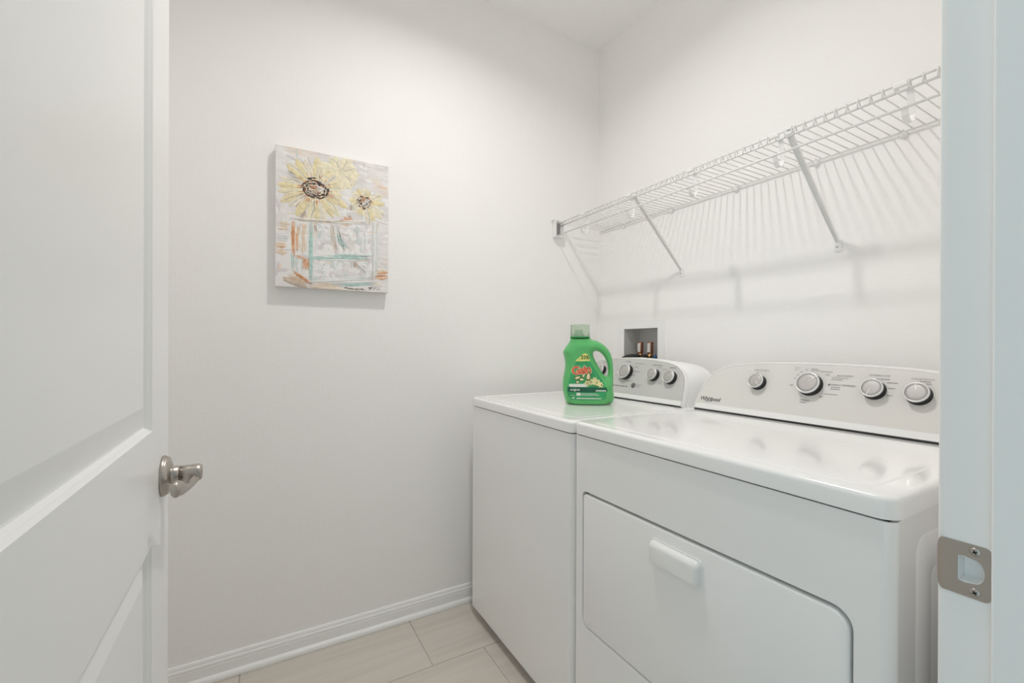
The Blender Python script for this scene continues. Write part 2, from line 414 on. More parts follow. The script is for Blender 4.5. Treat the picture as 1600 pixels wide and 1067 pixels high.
# ------------------------------------------------------------------ the open door
XD, DT = -0.155, 0.035
DY0, DY1 = 0.2095, 1.0594
def make_door():
    bm = bmesh.new()
    z0, z1 = 0.012, DOOR_H - 0.004
    st = 0.1416
    panels = [(DY0 + st, 0.235, DY1 - st, 0.8195), (DY0 + st, 1.007, DY1 - st, 1.905)]
    # profile: inset, depth
    PR = [(0, 0), (0.0030, 0.0040), (0.0042, 0.0050), (0.0075, 0.0100), (0.0100, 0.0104), (0.043, 0.0042), (0.0445, 0.0040)]
    for X, sg in ((XD, 1), (XD - DT, -1)):
        # face with rectangular holes, split as strips
        ys = [DY0, DY0 + st, DY1 - st, DY1]
        zs = [z0, 0.235, 0.8195, 1.007, 1.905, z1]
        g = {(i, j): bm.verts.new((X, ys[i], zs[j])) for i in range(4) for j in range(6)}
        for i in range(3):
            for j in range(5):
                if i == 1 and j in (1, 3): continue
                bm.faces.new((g[i, j], g[i + 1, j], g[i + 1, j + 1], g[i, j + 1]))
        for pi, (a, b, c, d) in enumerate(panels):
            j = 1 if pi == 0 else 3
            prev = [g[1, j], g[2, j], g[2, j + 1], g[1, j + 1]]
            for ins, dep in PR[1:]:
                cur = [bm.verts.new((X - sg * dep, y, z)) for y, z in ((a + ins, b + ins), (c - ins, b + ins), (c - ins, d - ins), (a + ins, d - ins))]
                for k in range(4): bm.faces.new((prev[k], prev[(k + 1) % 4], cur[(k + 1) % 4], cur[k]))
                prev = cur
            bm.faces.new(prev)
    X0, X1 = XD - DT, XD
    c = lambda x, y, z: bm.verts.new((x, y, z))
    for y in (DY0, DY1): bm.faces.new((c(X0, y, z0), c(X1, y, z0), c(X1, y, z1), c(X0, y, z1)))
    for z in (z0, z1): bm.faces.new((c(X0, DY0, z), c(X1, DY0, z), c(X1, DY1, z), c(X0, DY1, z)))
    bmesh.ops.remove_doubles(bm, verts=bm.verts, dist=1e-5)
    d = structure(link('door_1', from_bm(bm), M_DOOR))
    d['label'] = 'white two-panel interior door standing open with a nickel lever'
    # lever handle
    hy, hz = 1.0060, 0.9110
    hm = frame((XD, hy, hz), (0, 1, 0), (0, 0, 1))      # local z = +X
    lathe('handle_rose', [(0.0, 0.0), (0.0362, 0.0), (0.0366, 0.0035), (0.0350, 0.0050), (0.0346, 0.0066), (0.0325, 0.0100), (0.0250, 0.0128), (0.0172, 0.0140), (0.0, 0.0140)], hm, M_NICKEL, d, 48)
    lathe('handle_collar', [(0.0158, 0.013), (0.0158, 0.0245), (0.0148, 0.0252), (0.0, 0.0252)], hm, M_NICKEL, d, 36)
    bm = bmesh.new()
    bm_lathe(bm, [(0.0, 0.0254), (0.0148, 0.0256), (0.0150, 0.0400), (0.0156, 0.0500), (0.0150, 0.0560), (0.0125, 0.0590), (0.0, 0.0600)], hm, 36)
    nk = link('handle_neck', from_bm(bm), M_NICKEL, d, smooth=True)
    # curved lever running back towards the hinge, dipping and swelling at its end
    path = []; rr = []
    for i in range(19):
        t = i / 18
        y = hy + 0.002 - 0.108 * t
        x = XD + 0.0500 - 0.004 * math.sin(math.pi * t) - 0.0165 * t * t
        z = hz - 0.006 - 0.008 * math.sin(math.pi * min(1, t * 1.1)) + 0.006 * t
        path.append((x, y, z)); rr.append(0.0094 - 0.0028 * math.sin(math.pi * min(1, t * 1.25)) + 0.0008 * t)
    path.append((path[-1][0] - 0.0005, path[-1][1] - 0.006, path[-1][2] + 0.0003)); rr.append(0.0085)
    path.append((path[-1][0] - 0.0003, path[-1][1] - 0.0035, path[-1][2] + 0.0003)); rr.append(0.0035)
    bm = bmesh.new(); bm_tube(bm, path, rr, 16)
    for v in bm.verts:      # flatten in x, widen in z towards the end
        t = min(1, max(0, (hy - v.co.y) / 0.108)); k = min(range(19), key=lambda q: abs(path[q][1] - v.co.y))
        cx, _, cz = path[k]; v.co.x = cx + (v.co.x - cx) * (1 - 0.25 * t); v.co.z = cz + (v.co.z - cz) * (1 + 0.35 * t)
    link('handle_lever', from_bm(bm), M_NICKEL, d, smooth=True)
    lathe('set_screw_shade', [(0.0013, 0.0), (0.0013, 0.0005), (0, 0.0005)], frame((XD + 0.030, hy - 0.0145, hz - 0.003), (1, 0, 0), (0, 0, 1)), M_SHADE, d, 12)  # black disc painted as the shade of a small hole
    box('latch_plate', (XD - 0.030, DY1, 0.885), (XD - 0.005, DY1 + 0.001, 0.942), M_NICKEL, d, bev=0.0004, seg=1)
    for z in (0.25, 1.05, 1.85):
        tube('hinge', [(XD - DT - 0.002, DY0 - 0.008, z - 0.045), (XD - DT - 0.002, DY0 - 0.008, z + 0.045)], 0.006, M_NICKEL, d, 12)
make_door()

# ------------------------------------------------------------------ recessed ceiling light (above the frame)
LX, LY = 0.57, 1.00
lamp = thing('recessed_light', 'round white recessed downlight set flush in the ceiling', 'ceiling light', (LX, LY, ZC))
lm = Matrix.Translation((LX, LY, ZC)) @ Matrix.Rotation(math.pi, 4, 'X')
lathe('trim_ring', [(0.056, 0.0), (0.078, 0.0), (0.078, 0.003), (0.070, 0.006), (0.058, 0.006), (0.056, 0.004)], lm, M_PORC, lamp, 48)
lathe('lens', [(0.0, 0.0008), (0.0555, 0.0008), (0.0555, 0.0030), (0.0, 0.0034)], lm, M_BULB, lamp, 48)
ld = bpy.data.lights.new('lens_light', 'AREA'); ld.shape = 'DISK'; ld.size = 0.10; ld.energy = LAMP_W; ld.spread = R_(150); ld.color = (1.0, 0.972, 0.945)
lo = bpy.data.objects.new('lens_light', ld); COL.objects.link(lo); lo.parent = lamp; lo.location = (0, 0, -0.0065)

# ------------------------------------------------------------------ washer
def lid_slab(name, x0, x1, y0, y1, z0, z1, rv, rt_, m, parent):
    """slab with rounded vertical corners (front) and a rounded top edge"""
    bm = bmesh.new()
    loop = rrect(x0, y0, x1, y1, [rv, 0.006, 0.006, rv], 8)
    n = len(loop); cx, cy = (x0 + x1) / 2, (y0 + y1) / 2
    rings = [[bm.verts.new((x, y, z0)) for x, y in loop]]
    for k in range(7):
        a = math.radians(90 * k / 6); ins = rt_ * (1 - math.cos(a)); z = z1 - rt_ + rt_ * math.sin(a)
        lp = rrect(x0 + ins, y0 + ins, x1 - ins, y1 - ins, [max(rv - ins, 0.003), 0.003, 0.003, max(rv - ins, 0.003)], 8)
        rings.append([bm.verts.new((x, y, z)) for x, y in lp])
    for A, B in zip(rings, rings[1:]):
        for k in range(n): bm.faces.new((A[k], A[(k + 1) % n], B[(k + 1) % n], B[k]))
    bm.faces.new(rings[0][::-1]); bm.faces.new(rings[-1])
    return auto_smooth(link(name, from_bm(bm), m, parent), 40)

TILT = R_(24)
SL = Vector((math.sin(TILT), 0, math.cos(TILT))); NF = Vector((-math.cos(TILT), 0, math.sin(TILT)))
def console_profile(half, s_scale=1.0, inset=0.0, base=0.0):
    """half outline of the arched face in (offset from end, height); mirrored to a loop in (x=-Y, s)"""
    hp = [(0, 0), (0.003, 0.022), (0.006, 0.045), (0.0105, 0.075), (0.0165, 0.0995), (0.026, 0.118), (0.040, 0.134), (0.054, 0.1455), (0.069, 0.1545), (0.092, 0.1628), (0.117, 0.1685), (0.150, 0.1730), (0.184, 0.1763), (0.230, 0.1790), (0.276, 0.1805), (0.320, 0.1813)]
    L = [(-half + o, s * s_scale) for o, s in hp if -half + o < 0]
    Rr = [(-x, s) for x, s in reversed(L)]
    loop = L + [(0, 0.1815 * s_scale)] + Rr          # from left bottom, over the top, to right bottom
    if inset:
        pts = [Vector(p) for p in loop]; out = []
        for i, p in enumerate(pts):
            a = pts[i - 1] if i else p; b = pts[i + 1] if i < len(pts) - 1 else p
            t = (b - a).normalized(); nn = Vector((t.y, -t.x)); out.append(p + nn * inset)
        out[0].y = out[-1].y = base
        k = 1
        while k < len(out) - 1:
            if out[k].y <= base: out.pop(k)
            else: k += 1
        loop = [(p.x, p.y) for p in out]
    return loop

def make_console(root, yc, half, x0, z0, mpanel, xback):
    cm = frame(Vector((x0, yc, z0)), (0, -1, 0), SL)      # local x=-Y, y=slope, z=NF? (x cross y)
    front = console_profile(half)
    nfr = Vector((0, -1, 0)).cross(SL)
    assert nfr.dot(NF) > 0.99
    # shell: rim front, outer loop, seam, then back
    bm = bmesh.new()
    def ring_front(inset, off):
        lp = console_profile(half, 1.0, inset, 0.002 if inset else 0)
        lp = console_profile(half) if not inset else [(x * (1 - inset / half), s * (1 - inset / 0.18)) for x, s in front]
        return [bm.verts.new(cm @ Vector((x, s, off))) for x, s in lp]
    def ring_vert(X, shrink, zs):
        lp = front
        return [bm.verts.new((X, yc - x * shrink, z0 + s * math.cos(TILT) * zs)) for x, s in lp]
    rings = [ring_front(0.005, -0.0015), ring_front(0.0035, 0.0010), ring_front(0.0015, 0.0010), ring_front(0.0, -0.0010), ring_front(0.0, -0.018), ring_front(0.0022, -0.0190), ring_front(0.0022, -0.0205), ring_front(0.0005, -0.0212)]
    rings += [ring_vert(x0 + 0.115, 0.992, 1.0), ring_vert(x0 + 0.150, 0.985, 0.97), ring_vert(xback, 0.975, 0.93)]
    n = len(front)
    for A, B in zip(rings, rings[1:]):
        for k in range(n - 1): bm.faces.new((A[k], A[k + 1], B[k + 1], B[k]))
        bm.faces.new((A[n - 1], A[0], B[0], B[n - 1]))
    bm.faces.new(rings[-1])
    shell = link('console', from_bm(bm), M_PLASTIC, root); auto_smooth(shell, 40)
    # grey face panel
    lp = [(x * (1 - 0.006 / half), s * (1 - 0.0048 / 0.18)) for x, s in front]
    cut = 0.0205
    body = [p for p in lp if p[1] > cut]
    a = lp[0]; b = body[0]
    body = [(a[0] + (b[0] - a[0]) * 0.9, cut)] + body + [(-(a[0] + (b[0] - a[0]) * 0.9), cut)]
    bm = bmesh.new(); bm_prism(bm, [body], cm, -0.003, 0.0006); link('control_panel', from_bm(bm), mpanel, shell)
    low = [lp[0]] + [(-body[0][0] * -1, cut)] + [(-body[0][0], cut)] + [(-lp[0][0], lp[0][1])]
    bm = bmesh.new(); bm_prism(bm, [[(lp[0][0] + .001, 0.0025), (-lp[0][0] - .001, 0.0025), (-body[0][0], cut), (body[0][0], cut)]], cm, -0.003, 0.0012); link('lower_strip', from_bm(bm), M_PLASTIC, shell)
    return cm, shell

def make_knob(root, cm, yc, y, s, r, h, ang):
    km = cm @ Matrix.Translation((yc - y, s, 0.0006))
    k = lathe('knob', [(0.0, 0.0), (r * 1.03, 0.0), (r * 1.04, 0.0015), (r * 0.97, 0.004), (r * 0.95, h - 0.005), (r * 0.93, h - 0.0035), (0, h - 0.0035)], km, M_BLACK, root, 40)
    lathe('knob_ring', [(r * 0.95, h - 0.0055), (r * 1.0, h - 0.0045), (r * 1.0, h - 0.0012), (r * 0.955, h), (r * 0.885, h), (r * 0.87, h - 0.0012)], km, M_RING, k, 40)
    lathe('knob_face', [(r * 0.875, h - 0.0040), (r * 0.868, h - 0.0009), (r * 0.6, h - 0.0003), (0, h)], km, M_KNOB, k, 40)
    pm = km @ Matrix.Rotation(ang, 4, 'Z')
    box('knob_pointer', (-0.0011, r * 0.14, h - 0.0010), (0.0011, r * 0.95, h + 0.0005), M_RING, k, mtx=pm)
    return k

def bars(name, specs, cm, yc, m, parent, t=0.0011):
    """illegible small print as thin raised strokes: (y, s, width, height)"""
    bm = bmesh.new()
    rnd = random.Random(len(specs))
    for y, s, w, h in specs:
        x = yc - y; e = x + w
        while x < e - 1e-5:
            ww = min(rnd.uniform(0.0022, 0.006), e - x)
            bm_box(bm, (x, s - h / 2, 0.0004), (x + ww * 0.86, s + h / 2, t)
                   , mtx=cm)
            x += ww
    o = link(name, from_bm(bm), m, parent); o['kind'] = 'stuff'; return o

WX0, WY0, WY1 = 0.787, 1.0205, 1.7185      # washer front, sides
WXB = 1.500
washer = thing('washing_machine', 'white top-loading washing machine in the corner under the green detergent bottle', 'washing machine', (1.15, (WY0 + WY1) / 2, 0))
def make_washer():
    z0, zg0, zg1, zt = 0.040, 0.8912, 0.8952, 0.9325
    bm = bmesh.new()
    loop = rrect(WX0, WY0, WXB, WY1, [0.022, 0.006, 0.006, 0.008], 8)
    bm_prism(bm, [loop], Matrix.Identity(4), z0, zg0)
    c = auto_smooth(link('cabinet', from_bm(bm), M_ENAMEL, washer), 40)
    box('lid_gap_shade', (WX0 + 0.012, WY0 + 0.012, zg0 - 0.001), (WXB - 0.01, WY1 - 0.012, zg1 + 0.001), M_SHADE, washer)  # black filler: shade of the seam below the top, put in as colour
    lid_slab('top_deck', WX0 - 0.004, WXB, WY0 - 0.002, WY1 + 0.002, zg1, zt - 0.0022, 0.024, 0.010, M_LIDEN, washer)
    # raised surround and the lid inside it
    dm = Matrix.Identity(4)
    xa, xb, ya, yb = WX0 + 0.004, 1.295, WY0 + 0.006, WY1 - 0.006
    hx0, hx1, hy0, hy1 = WX0 + 0.040, 1.262, WY0 + 0.034, WY1 - 0.034
    prism('lid_surround', [rrect(xa, ya, xb, yb, [0.02, 0.005, 0.005, 0.012], 6), rrect(hx0 - .004, hy0 - .004, hx1 + .004, hy1 + .004, 0.022, 6)], dm, zt - 0.006, zt, M_LIDEN, washer, bev=0.0015)
    lid = prism('lid', [rrect(hx0, hy0, hx1, hy1, 0.019, 6)], dm, zt - 0.006, zt - 0.0006, M_LIDEN, washer, bev=0.002)
    for fx, fy in ((WX0 + 0.05, WY1 - 0.05), (WX0 + 0.05, WY0 + 0.05), (WXB - 0.06, WY1 - 0.05), (WXB - 0.06, WY0 + 0.05)):
        lathe('foot', [(0, 0), (0.02, 0), (0.022, 0.008), (0.012, 0.012), (0.008, 0.044), (0, 0.044)], Matrix.Translation((fx, fy, 0.0002)), M_BLACK, washer, 20)
    half, x0, zz0 = 0.3065, 1.2850, 0.9355
    yc = 1.0434 + half
    box('console_gap_shade', (x0 - 0.0005, yc - half + 0.008, zt - 0.0005), (x0 + 0.05, yc + half - 0.008, zz0 + 0.002), M_SHADE, washer)  # black filler painted as the shade under the washer console
    cm, sh = make_console(washer, yc, half, x0, zz0, M_PANELW, WXB)
    for y, s, r, a in ((1.5093, 0.1119, 0.0225, 0.5), (1.3581, 0.1129, 0.0315, -0.15), (1.2088, 0.1095, 0.0240, -0.25), (1.1254, 0.1031, 0.0245, -0.75)):
        make_knob(washer, cm, yc, y, s, r, 0.021, a)
    bars('printed_legends', [(1.3797, 0.1625, 0.026, 0.0035), (1.3277, 0.1552, 0.05, 0.002), (1.3257, 0.1394, 0.022, 0.002), (1.3257, 0.1198, 0.04, 0.002), (1.3277, 0.1021, 0.022, 0.002), (1.2334, 0.1522, 0.05, 0.0035), (1.2000, 0.1434, 0.014, 0.002), (1.1764, 0.1365, 0.02, 0.002), (1.1470, 0.1453, 0.03, 0.0035), (1.1784, 0.0845, 0.018, 0.002), (1.1784, 0.0776, 0.014, 0.002), (1.4043, 0.1453, 0.022, 0.002), (1.4239, 0.1237, 0.014, 0.002), (1.4219, 0.0982, 0.02, 0.002), (1.3994, 0.0791, 0.035, 0.002), (1.3453, 0.0766, 0.03, 0.002), (1.5270, 0.1552, 0.04, 0.003), (1.2854, 0.0628, 0.03, 0.002), (1.2854, 0.0560, 0.022, 0.0018)], cm, yc, M_INKL, sh)
    bm = bmesh.new()
    for k in range(7): bm_box(bm, (yc - (1.431 - 0.0152 * k), 0.0496, 0.0005), (yc - (1.431 - 0.0152 * k) + 0.0085, 0.0535, 0.0012), mtx=cm)
    link('indicator_lights', from_bm(bm), M_INK, sh)['kind'] = 'stuff'
    lathe('start_button', [(0.0, 0.0), (0.0105, 0.0), (0.0105, 0.002), (0.009, 0.003), (0, 0.003)], cm @ Matrix.Translation((yc - 1.300, 0.0599, 0.0006)), mat('button_grey', (0.16, 0.155, 0.15), 0.35, bump=(100, 0.05, 0.0003)), washer, 28)
make_washer()

# ------------------------------------------------------------------ dryer
DX0, DYA, DYB = 0.787, 0.2735, 1.0105
DXB = 1.500
dryer = thing('clothes_dryer', 'white clothes dryer with a drop-down front door and white handle nearest the doorway', 'dryer', (1.14, (DYA + DYB) / 2, 0))
def make_dryer():
    z0, zg0, zg1, zt = 0.022, 0.8955, 0.8995, 0.9335
    fmx = frame((DX0, 0, 0), (0, -1, 0), (0, 0, 1))      # local x=-Y, z=-X
    oy0, oy1, oz0, oz1 = 0.3235, 0.9735, 0.366, 0.7395
    hole = rrect(-oy1 - .001, oz0 - .001, -oy0 + .001, oz1 + .004, [0.022, 0.026, 0.030, 0.016], 8)
    # front panel (with opening) wrapping round the side corners
    bm = bmesh.new()
    bm_prism(bm, [[(-DYB + .012, z0), (-DYA - .016, z0), (-DYA - .016, zg0), (-DYB + .012, zg0)], hole], fmx, -0.018, 0.0)
    for ys, sgn, r in ((DYA, 1, 0.016), (DYB, -1, 0.012)):
        A = []; 
        for k in range(9):
            a = R_(90 * k / 8); A.append((DX0 + r - r * math.cos(a), ys + sgn * (r - r * math.sin(a))))
        A.append((DX0 + r, ys + sgn * r))
        bm_prism(bm, [A], Matrix.Identity(4), z0, zg0)
    fp = auto_smooth(link('front_panel', from_bm(bm), M_ENAMEL, dryer), 40)
    # side and back cabinet with a pressed panel on each side
    bm = bmesh.new()
    xa = DX0 + 0.0165
    bm_box(bm, (xa + 0.001, DYA + 0.0015, z0), (DXB, DYB - 0.0015, zg0))
    for ins_i, (ins, dep) in enumerate([(0, 0)]):
        pass
    link('cabinet', from_bm(bm), M_ENAMEL, dryer)
    sm = frame((0, DYA + 0.0015, 0), (1, 0, 0), (0, 0, 1))   # local z = -Y
    bm = bmesh.new()
    px0, px1, pz0, pz1 = 0.868, 1.44, 0.12, 0.858
    L = [(0.0, 0.0, 0.030), (0.006, 0.0014, 0.026), (0.050, 0.0014, 0.02), (0.058, 0.0, 0.018)]
    rings = []
    for ins, dep, r in L:
        rings.append([bm.verts.new(sm @ Vector((x, y, dep))) for x, y in rrect(px0 + ins, pz0 + ins, px1 - ins, pz1 - ins, r, 6)])
    n = len(rings[0])
    for A, B in zip(rings, rings[1:]):
        for k in range(n): bm.faces.new((A[k], A[(k + 1) % n], B[(k + 1) % n], B[k]))
    auto_smooth(link('pressed_side_rib', from_bm(bm), M_ENAMEL, dryer), 50)
    box('lid_gap_shade', (DX0 + 0.006, DYA + 0.008, zg0 - 0.001), (DXB - 0.01, DYB - 0.008, zg1 + 0.001), M_SHADE, dryer)  # black filler painted as the shade below the dryer's top panel
    lid_slab('top_panel', DX0 - 0.005, DXB, DYA - 0.003, DYB + 0.003, zg1, zt, 0.026, 0.0095, M_LIDEN, dryer)
    # slightly raised field on top
    bm = bmesh.new(); rings = []
    for ins, dz in ((0.0, -0.0005), (0.002, 0.0001), (0.006, 0.0009), (0.011, 0.0012)):
        rings.append([bm.verts.new((x, y, zt + dz)) for x, y in rrect(DX0 + 0.024 + ins, DYA + 0.034 + ins, 1.276 - ins, DYB - 0.034 - ins, [0.03, 0.02, 0.02, 0.03], 8)])
    for A, B in zip(rings, rings[1:]):
        for k in range(len(A)): bm.faces.new((A[k], A[(k + 1) % len(A)], B[(k + 1) % len(A)], B[k]))
    bm.faces.new(rings[-1]); auto_smooth(link('top_field', from_bm(bm), M_LIDEN, dryer), 60)
    # door
    dl = rrect(-oy1 + .002, oz0 + .0015, -oy0 - .005, oz1 - .0035, [0.021, 0.024, 0.027, 0.014], 8)
    bm = bmesh.new(); bm_prism(bm, [dl], fmx, -0.016, 0.0002)
    bmesh.ops.recalc_face_normals(bm, faces=bm.faces)
    bmesh.ops.dissolve_limit(bm, angle_limit=0.01, verts=bm.verts, edges=bm.edges)
    es = [e for e in bm.edges if len(e.link_faces) == 2 and e.calc_face_angle(0) > 0.9 and all(v.co.x < DX0 + 0.001 for v in e.verts)]
    bmesh.ops.bevel(bm, geom=es, offset=0.0042, segments=3, profile=0.5, affect='EDGES')
    door = auto_smooth(link('door', from_bm(bm), M_ENAMEL, dryer), 40)
    bm = bmesh.new(); bm_prism(bm, [hole], fmx, -0.020, -0.0175); link('door_recess', from_bm(bm), M_SHADE if False else M_ENAMEL, dryer)
    # door handle: flanged hood open underneath
    hy0, hy1, hz0, hz1 = 0.5855, 0.7260, 0.6575, 0.7085
    fl = rrect(-hy1, hz0, -hy0, hz1, [0.002, 0.002, 0.013, 0.013], 6)
    bm = bmesh.new(); bm_prism(bm, [fl], fmx, 0.0001, 0.0022); hf = link('handle_flange', from_bm(bm), M_PLASTIC, door)
    bm = bmesh.new()
    secs = []
    for k in range(7):
        a = R_(90 * k / 6); ins = 0.004 + 0.012 * (1 - math.cos(a)); d = 0.002 + 0.013 * math.sin(a)
        lp = rrect(-hy1 + ins * .9, hz0 + 0.0005, -hy0 - ins * .9, hz1 - ins, [0.001, 0.001, max(0.012 - ins * .4, 0.004), max(0.012 - ins * .4, 0.004)], 6)
        secs.append([bm.verts.new(fmx @ Vector((x, y, d))) for x, y in lp])
    n = len(secs[0])
    for A, B in zip(secs, secs[1:]):
        for k in range(n): bm.faces.new((A[k], A[(k + 1) % n], B[(k + 1) % n], B[k]))
    bm.faces.new(secs[-1]); bm.faces.new(secs[0][::-1])
    auto_smooth(link('handle', from_bm(bm), M_PLASTIC, door), 50)
    for fx, fy in ((DX0 + 0.05, DYB - 0.05), (DX0 + 0.05, DYA + 0.05), (DXB - 0.06, DYB - 0.05), (DXB - 0.06, DYA + 0.05)):
        lathe('foot', [(0, 0), (0.02, 0), (0.022, 0.008), (0.012, 0.012), (0.008, 0.03), (0, 0.03)], Matrix.Translation((fx, fy, 0.0002)), M_BLACK, dryer, 20)
    half, x0, zz0 = 0.3685, 1.3004, 0.9365
    yc = 1.0105 - half
    box('console_gap_shade', (x0 - 0.0005, yc - half + 0.006, zt - 0.0005), (x0 + 0.05, yc + half - 0.006, zz0 + 0.002), M_SHADE, dryer)  # black filler: shade under the dryer console, put in as colour
    cm, sh = make_console(dryer, yc, half, x0, zz0, M_PANELD, DXB)
    for y, s, r, a in ((0.8055, 0.1095, 0.0232, -2.4), (0.6580, 0.1140, 0.0310, -0.86), (0.5085, 0.1125, 0.0242, 2.80), (0.4215, 0.1090, 0.0245, 0.12)):
        make_knob(dryer, cm, yc, y, s, r, 0.022, a)
    T = lambda y, s: cm @ Matrix.Translation((yc - y, s, 0.0010))
    text('brand_lettering', 'Whirlpool', 0.0192, T(0.9925, 0.0385), mat('logo_ink', (0.03, 0.03, 0.03), 0.5, var=(100, 0.1)), sh, shear=0.22, space=0.93, bold=0.0002)
    ring = [(math.cos(a) * 0.0120 + 0.0300, math.sin(a) * 0.0085 - 0.0005, 0.0002) for a in [R_(-175 + 9 * k) for k in range(25)]]
    tm = T(0.9925, 0.0385)
    tube('brand_swirl', [tm @ Vector(p) for p in ring], [0.0003 + 0.0006 * math.sin(math.pi * k / 24) for k in range(25)], M_INK, sh, 6)
    text('legend', 'WRINKLE SHIELD', 0.0060, T(0.832, 0.1515), M_INKL, sh, space=1.08)
    text('legend', 'ACCUDRY', 0.0076, T(0.5975, 0.1465), M_INK, sh, space=1.1)
    text('legend', 'ENERGY PREFERRED', 0.0062, T(0.6065, 0.1195), M_INK, sh)
    bm = bmesh.new(); bm_prism(bm, [[(-0.004, -0.002), (0.0, -0.0028), (0.004, 0.002), (0.0005, 0.0028)]], T(0.6115, 0.1193), 0, 0.0003); link('leaf_mark', from_bm(bm), M_INK, sh)
    text('legend', 'TEMPERATURE', 0.0068, T(0.5270, 0.1530), M_INKL, sh)
    text('legend', 'CYCLE SIGNAL', 0.0066, T(0.4415, 0.1490), M_INKL, sh)
    for y, s in ((0.7135, 0.1095), (0.6260, 0.1475), (0.6305, 0.0818)): text('legend', 'OFF', 0.0058, T(y, s), M_INK, sh)
    text('legend', 'Timed', 0.0062, T(0.7105, 0.1650), M_INKL, sh); text('legend', 'Dry', 0.0062, T(0.7090, 0.1583), M_INKL, sh)
    text('legend', 'WRINKLE', 0.0058, T(0.6765, 0.0680), M_INK, sh); text('legend', 'SHIELD', 0.0058, T(0.6755, 0.0612), M_INK, sh)
    bars('printed_legends', [(0.666, 0.1635, 0.017, 0.002), (0.664, 0.159, 0.022, 0.002), (0.640, 0.1565, 0.03, 0.002), (0.6095, 0.141, 0.016, 0.002), (0.6095, 0.135, 0.027, 0.002), (0.6065, 0.1125, 0.022, 0.002), (0.6065, 0.1070, 0.022, 0.002), (0.6195, 0.092, 0.032, 0.002), (0.5095, 0.1440, 0.028, 0.0022), (0.4865, 0.1355, 0.022, 0.0022), (0.4820, 0.1210, 0.014, 0.0022), (0.4830, 0.1020, 0.012, 0.0022), (0.4245, 0.1435, 0.02, 0.002), (0.4125, 0.1380, 0.010, 0.0022), (0.6925, 0.153, 0.005, 0.0022), (0.700, 0.143, 0.005, 0.0022), (0.705, 0.132, 0.005, 0.0022), (0.6790, 0.1605, 0.005, 0.0022), (0.8200, 0.143, 0.008, 0.0018), (0.594, 0.1400, 0.024, 0.0014)], cm, yc, M_INKL, sh)
make_dryer()

# ------------------------------------------------------------------ washer outlet box in the wall
ob = thing('outlet_box', 'white recessed plumbing outlet box in the wall behind the washer', 'outlet box', (XS, 1.5185, BOX_Z0))
VALVE_Y = (1.5625, 1.4995)
def make_outlet():
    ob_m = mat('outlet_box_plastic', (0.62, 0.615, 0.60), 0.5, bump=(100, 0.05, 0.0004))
    d = 0.105
    bm = bmesh.new()
    y0, y1, z0, z1 = BOX_Y0, BOX_Y1, BOX_Z0, BOX_Z1
    t = 0.003
    bm_box(bm, (XS + d, y0 - t, z0 - t), (XS + d + t, y1 + t, z1 + t))
    bm_box(bm, (XS - 0.001, y0 - t, z0 - t), (XS + d, y0, z1 + t)); bm_box(bm, (XS - 0.001, y1, z0 - t), (XS + d, y1 + t, z1 + t))
    bm_box(bm, (XS - 0.001, y0, z0 - t), (XS + d, y1, z0)); bm_box(bm, (XS - 0.001, y0, z1), (XS + d, y1, z1 + t))
    link('recess', from_bm(bm), ob_m, ob)
    fl = prism('face_frame', [rrect(-1.672, BOX_Z0 - 0.04, -1.372, 1.2725, 0.006, 3), [(-y1, z0), (-y0, z0), (-y0, z1), (-y1, z1)]], wm, 0.0, 0.0030, M_PLASTIC, ob)
    for yv in VALVE_Y:
        xv = XS + 0.045
        v = tube('valve_stem', [(xv, yv, 1.03), (xv, yv, 1.135)], 0.011, M_BRASS, ob, 14)
        tube('valve_nut', [(xv, yv, 1.092), (xv, yv, 1.106)], 0.015, M_BRASS, v, 6, smooth=False)
        a = tube('hammer_arrestor', [(xv, yv, 1.112), (xv, yv, 1.116), (xv, yv, 1.166), (xv, yv, 1.169)], [0.0115, 0.014, 0.014, 0.012], M_COPPER, ob, 18)
        # paper tag wrapped round the front half
        bm = bmesh.new(); rr = 0.0143
        A = [(math.radians(150 + 9 * k)) for k in range(9)]
        for k in range(8):
            p = [(xv + rr * math.cos(q), yv + rr * math.sin(q)) for q in (A[k], A[k + 1])]
            bm.faces.new([bm.verts.new((p[0][0], p[0][1], 1.120)), bm.verts.new((p[1][0], p[1][1], 1.120)), bm.verts.new((p[1][0], p[1][1], 1.163)), bm.verts.new((p[0][0], p[0][1], 1.163))])
        link('paper_tag', from_bm(bm), M_TAG, a)
        tube('valve_outlet', [(xv, yv, 1.0985), (xv - 0.014, yv + 0.002, 1.0985)], [0.011, 0.011], M_BRASS, v, 14)
    h = tube('valve_handle', [(XS + 0.045, 1.470, 1.082), (XS + 0.043, 1.467, 1.096), (XS + 0.041, 1.465, 1.108)], [0.008, 0.0095, 0.006], M_BLUE, ob, 14)
    return
make_outlet()
for yv in (VALVE_Y):
    pts = []
    xv = XS + 0.013
    base = Vector((xv, yv + 0.004, 1.0985))
    side = 1 if yv > 1.53 else -0.6
    P = [base + Vector((0.02, -0.01 * side, -0.001)), base + Vector((-0.010, 0.010 * side, 0.0)), base + Vector((-0.030, 0.030 * side, -0.006)), base + Vector((-0.040, 0.052 * side, -0.03)), base + Vector((-0.040, 0.065 * side, -0.12)), base + Vector((-0.040, 0.06 * side, -0.40)), base + Vector((-0.040, 0.05 * side, -0.9))]
    # Catmull-Rom
    for i in range(len(P) - 1):
        a, b, c, d = P[max(i - 1, 0)], P[i], P[i + 1], P[min(i + 2, len(P) - 1)]
        for k in range(5):
            t = k / 5
            pts.append(0.5 * ((2 * b) + (c - a) * t + (2 * a - 5 * b + 4 * c - d) * t * t + (3 * b - a - 3 * c + d) * t ** 3))
    pts.append(P[-1])
    tube('supply_hose', pts, 0.0115, M_HOSE, ob, 14)

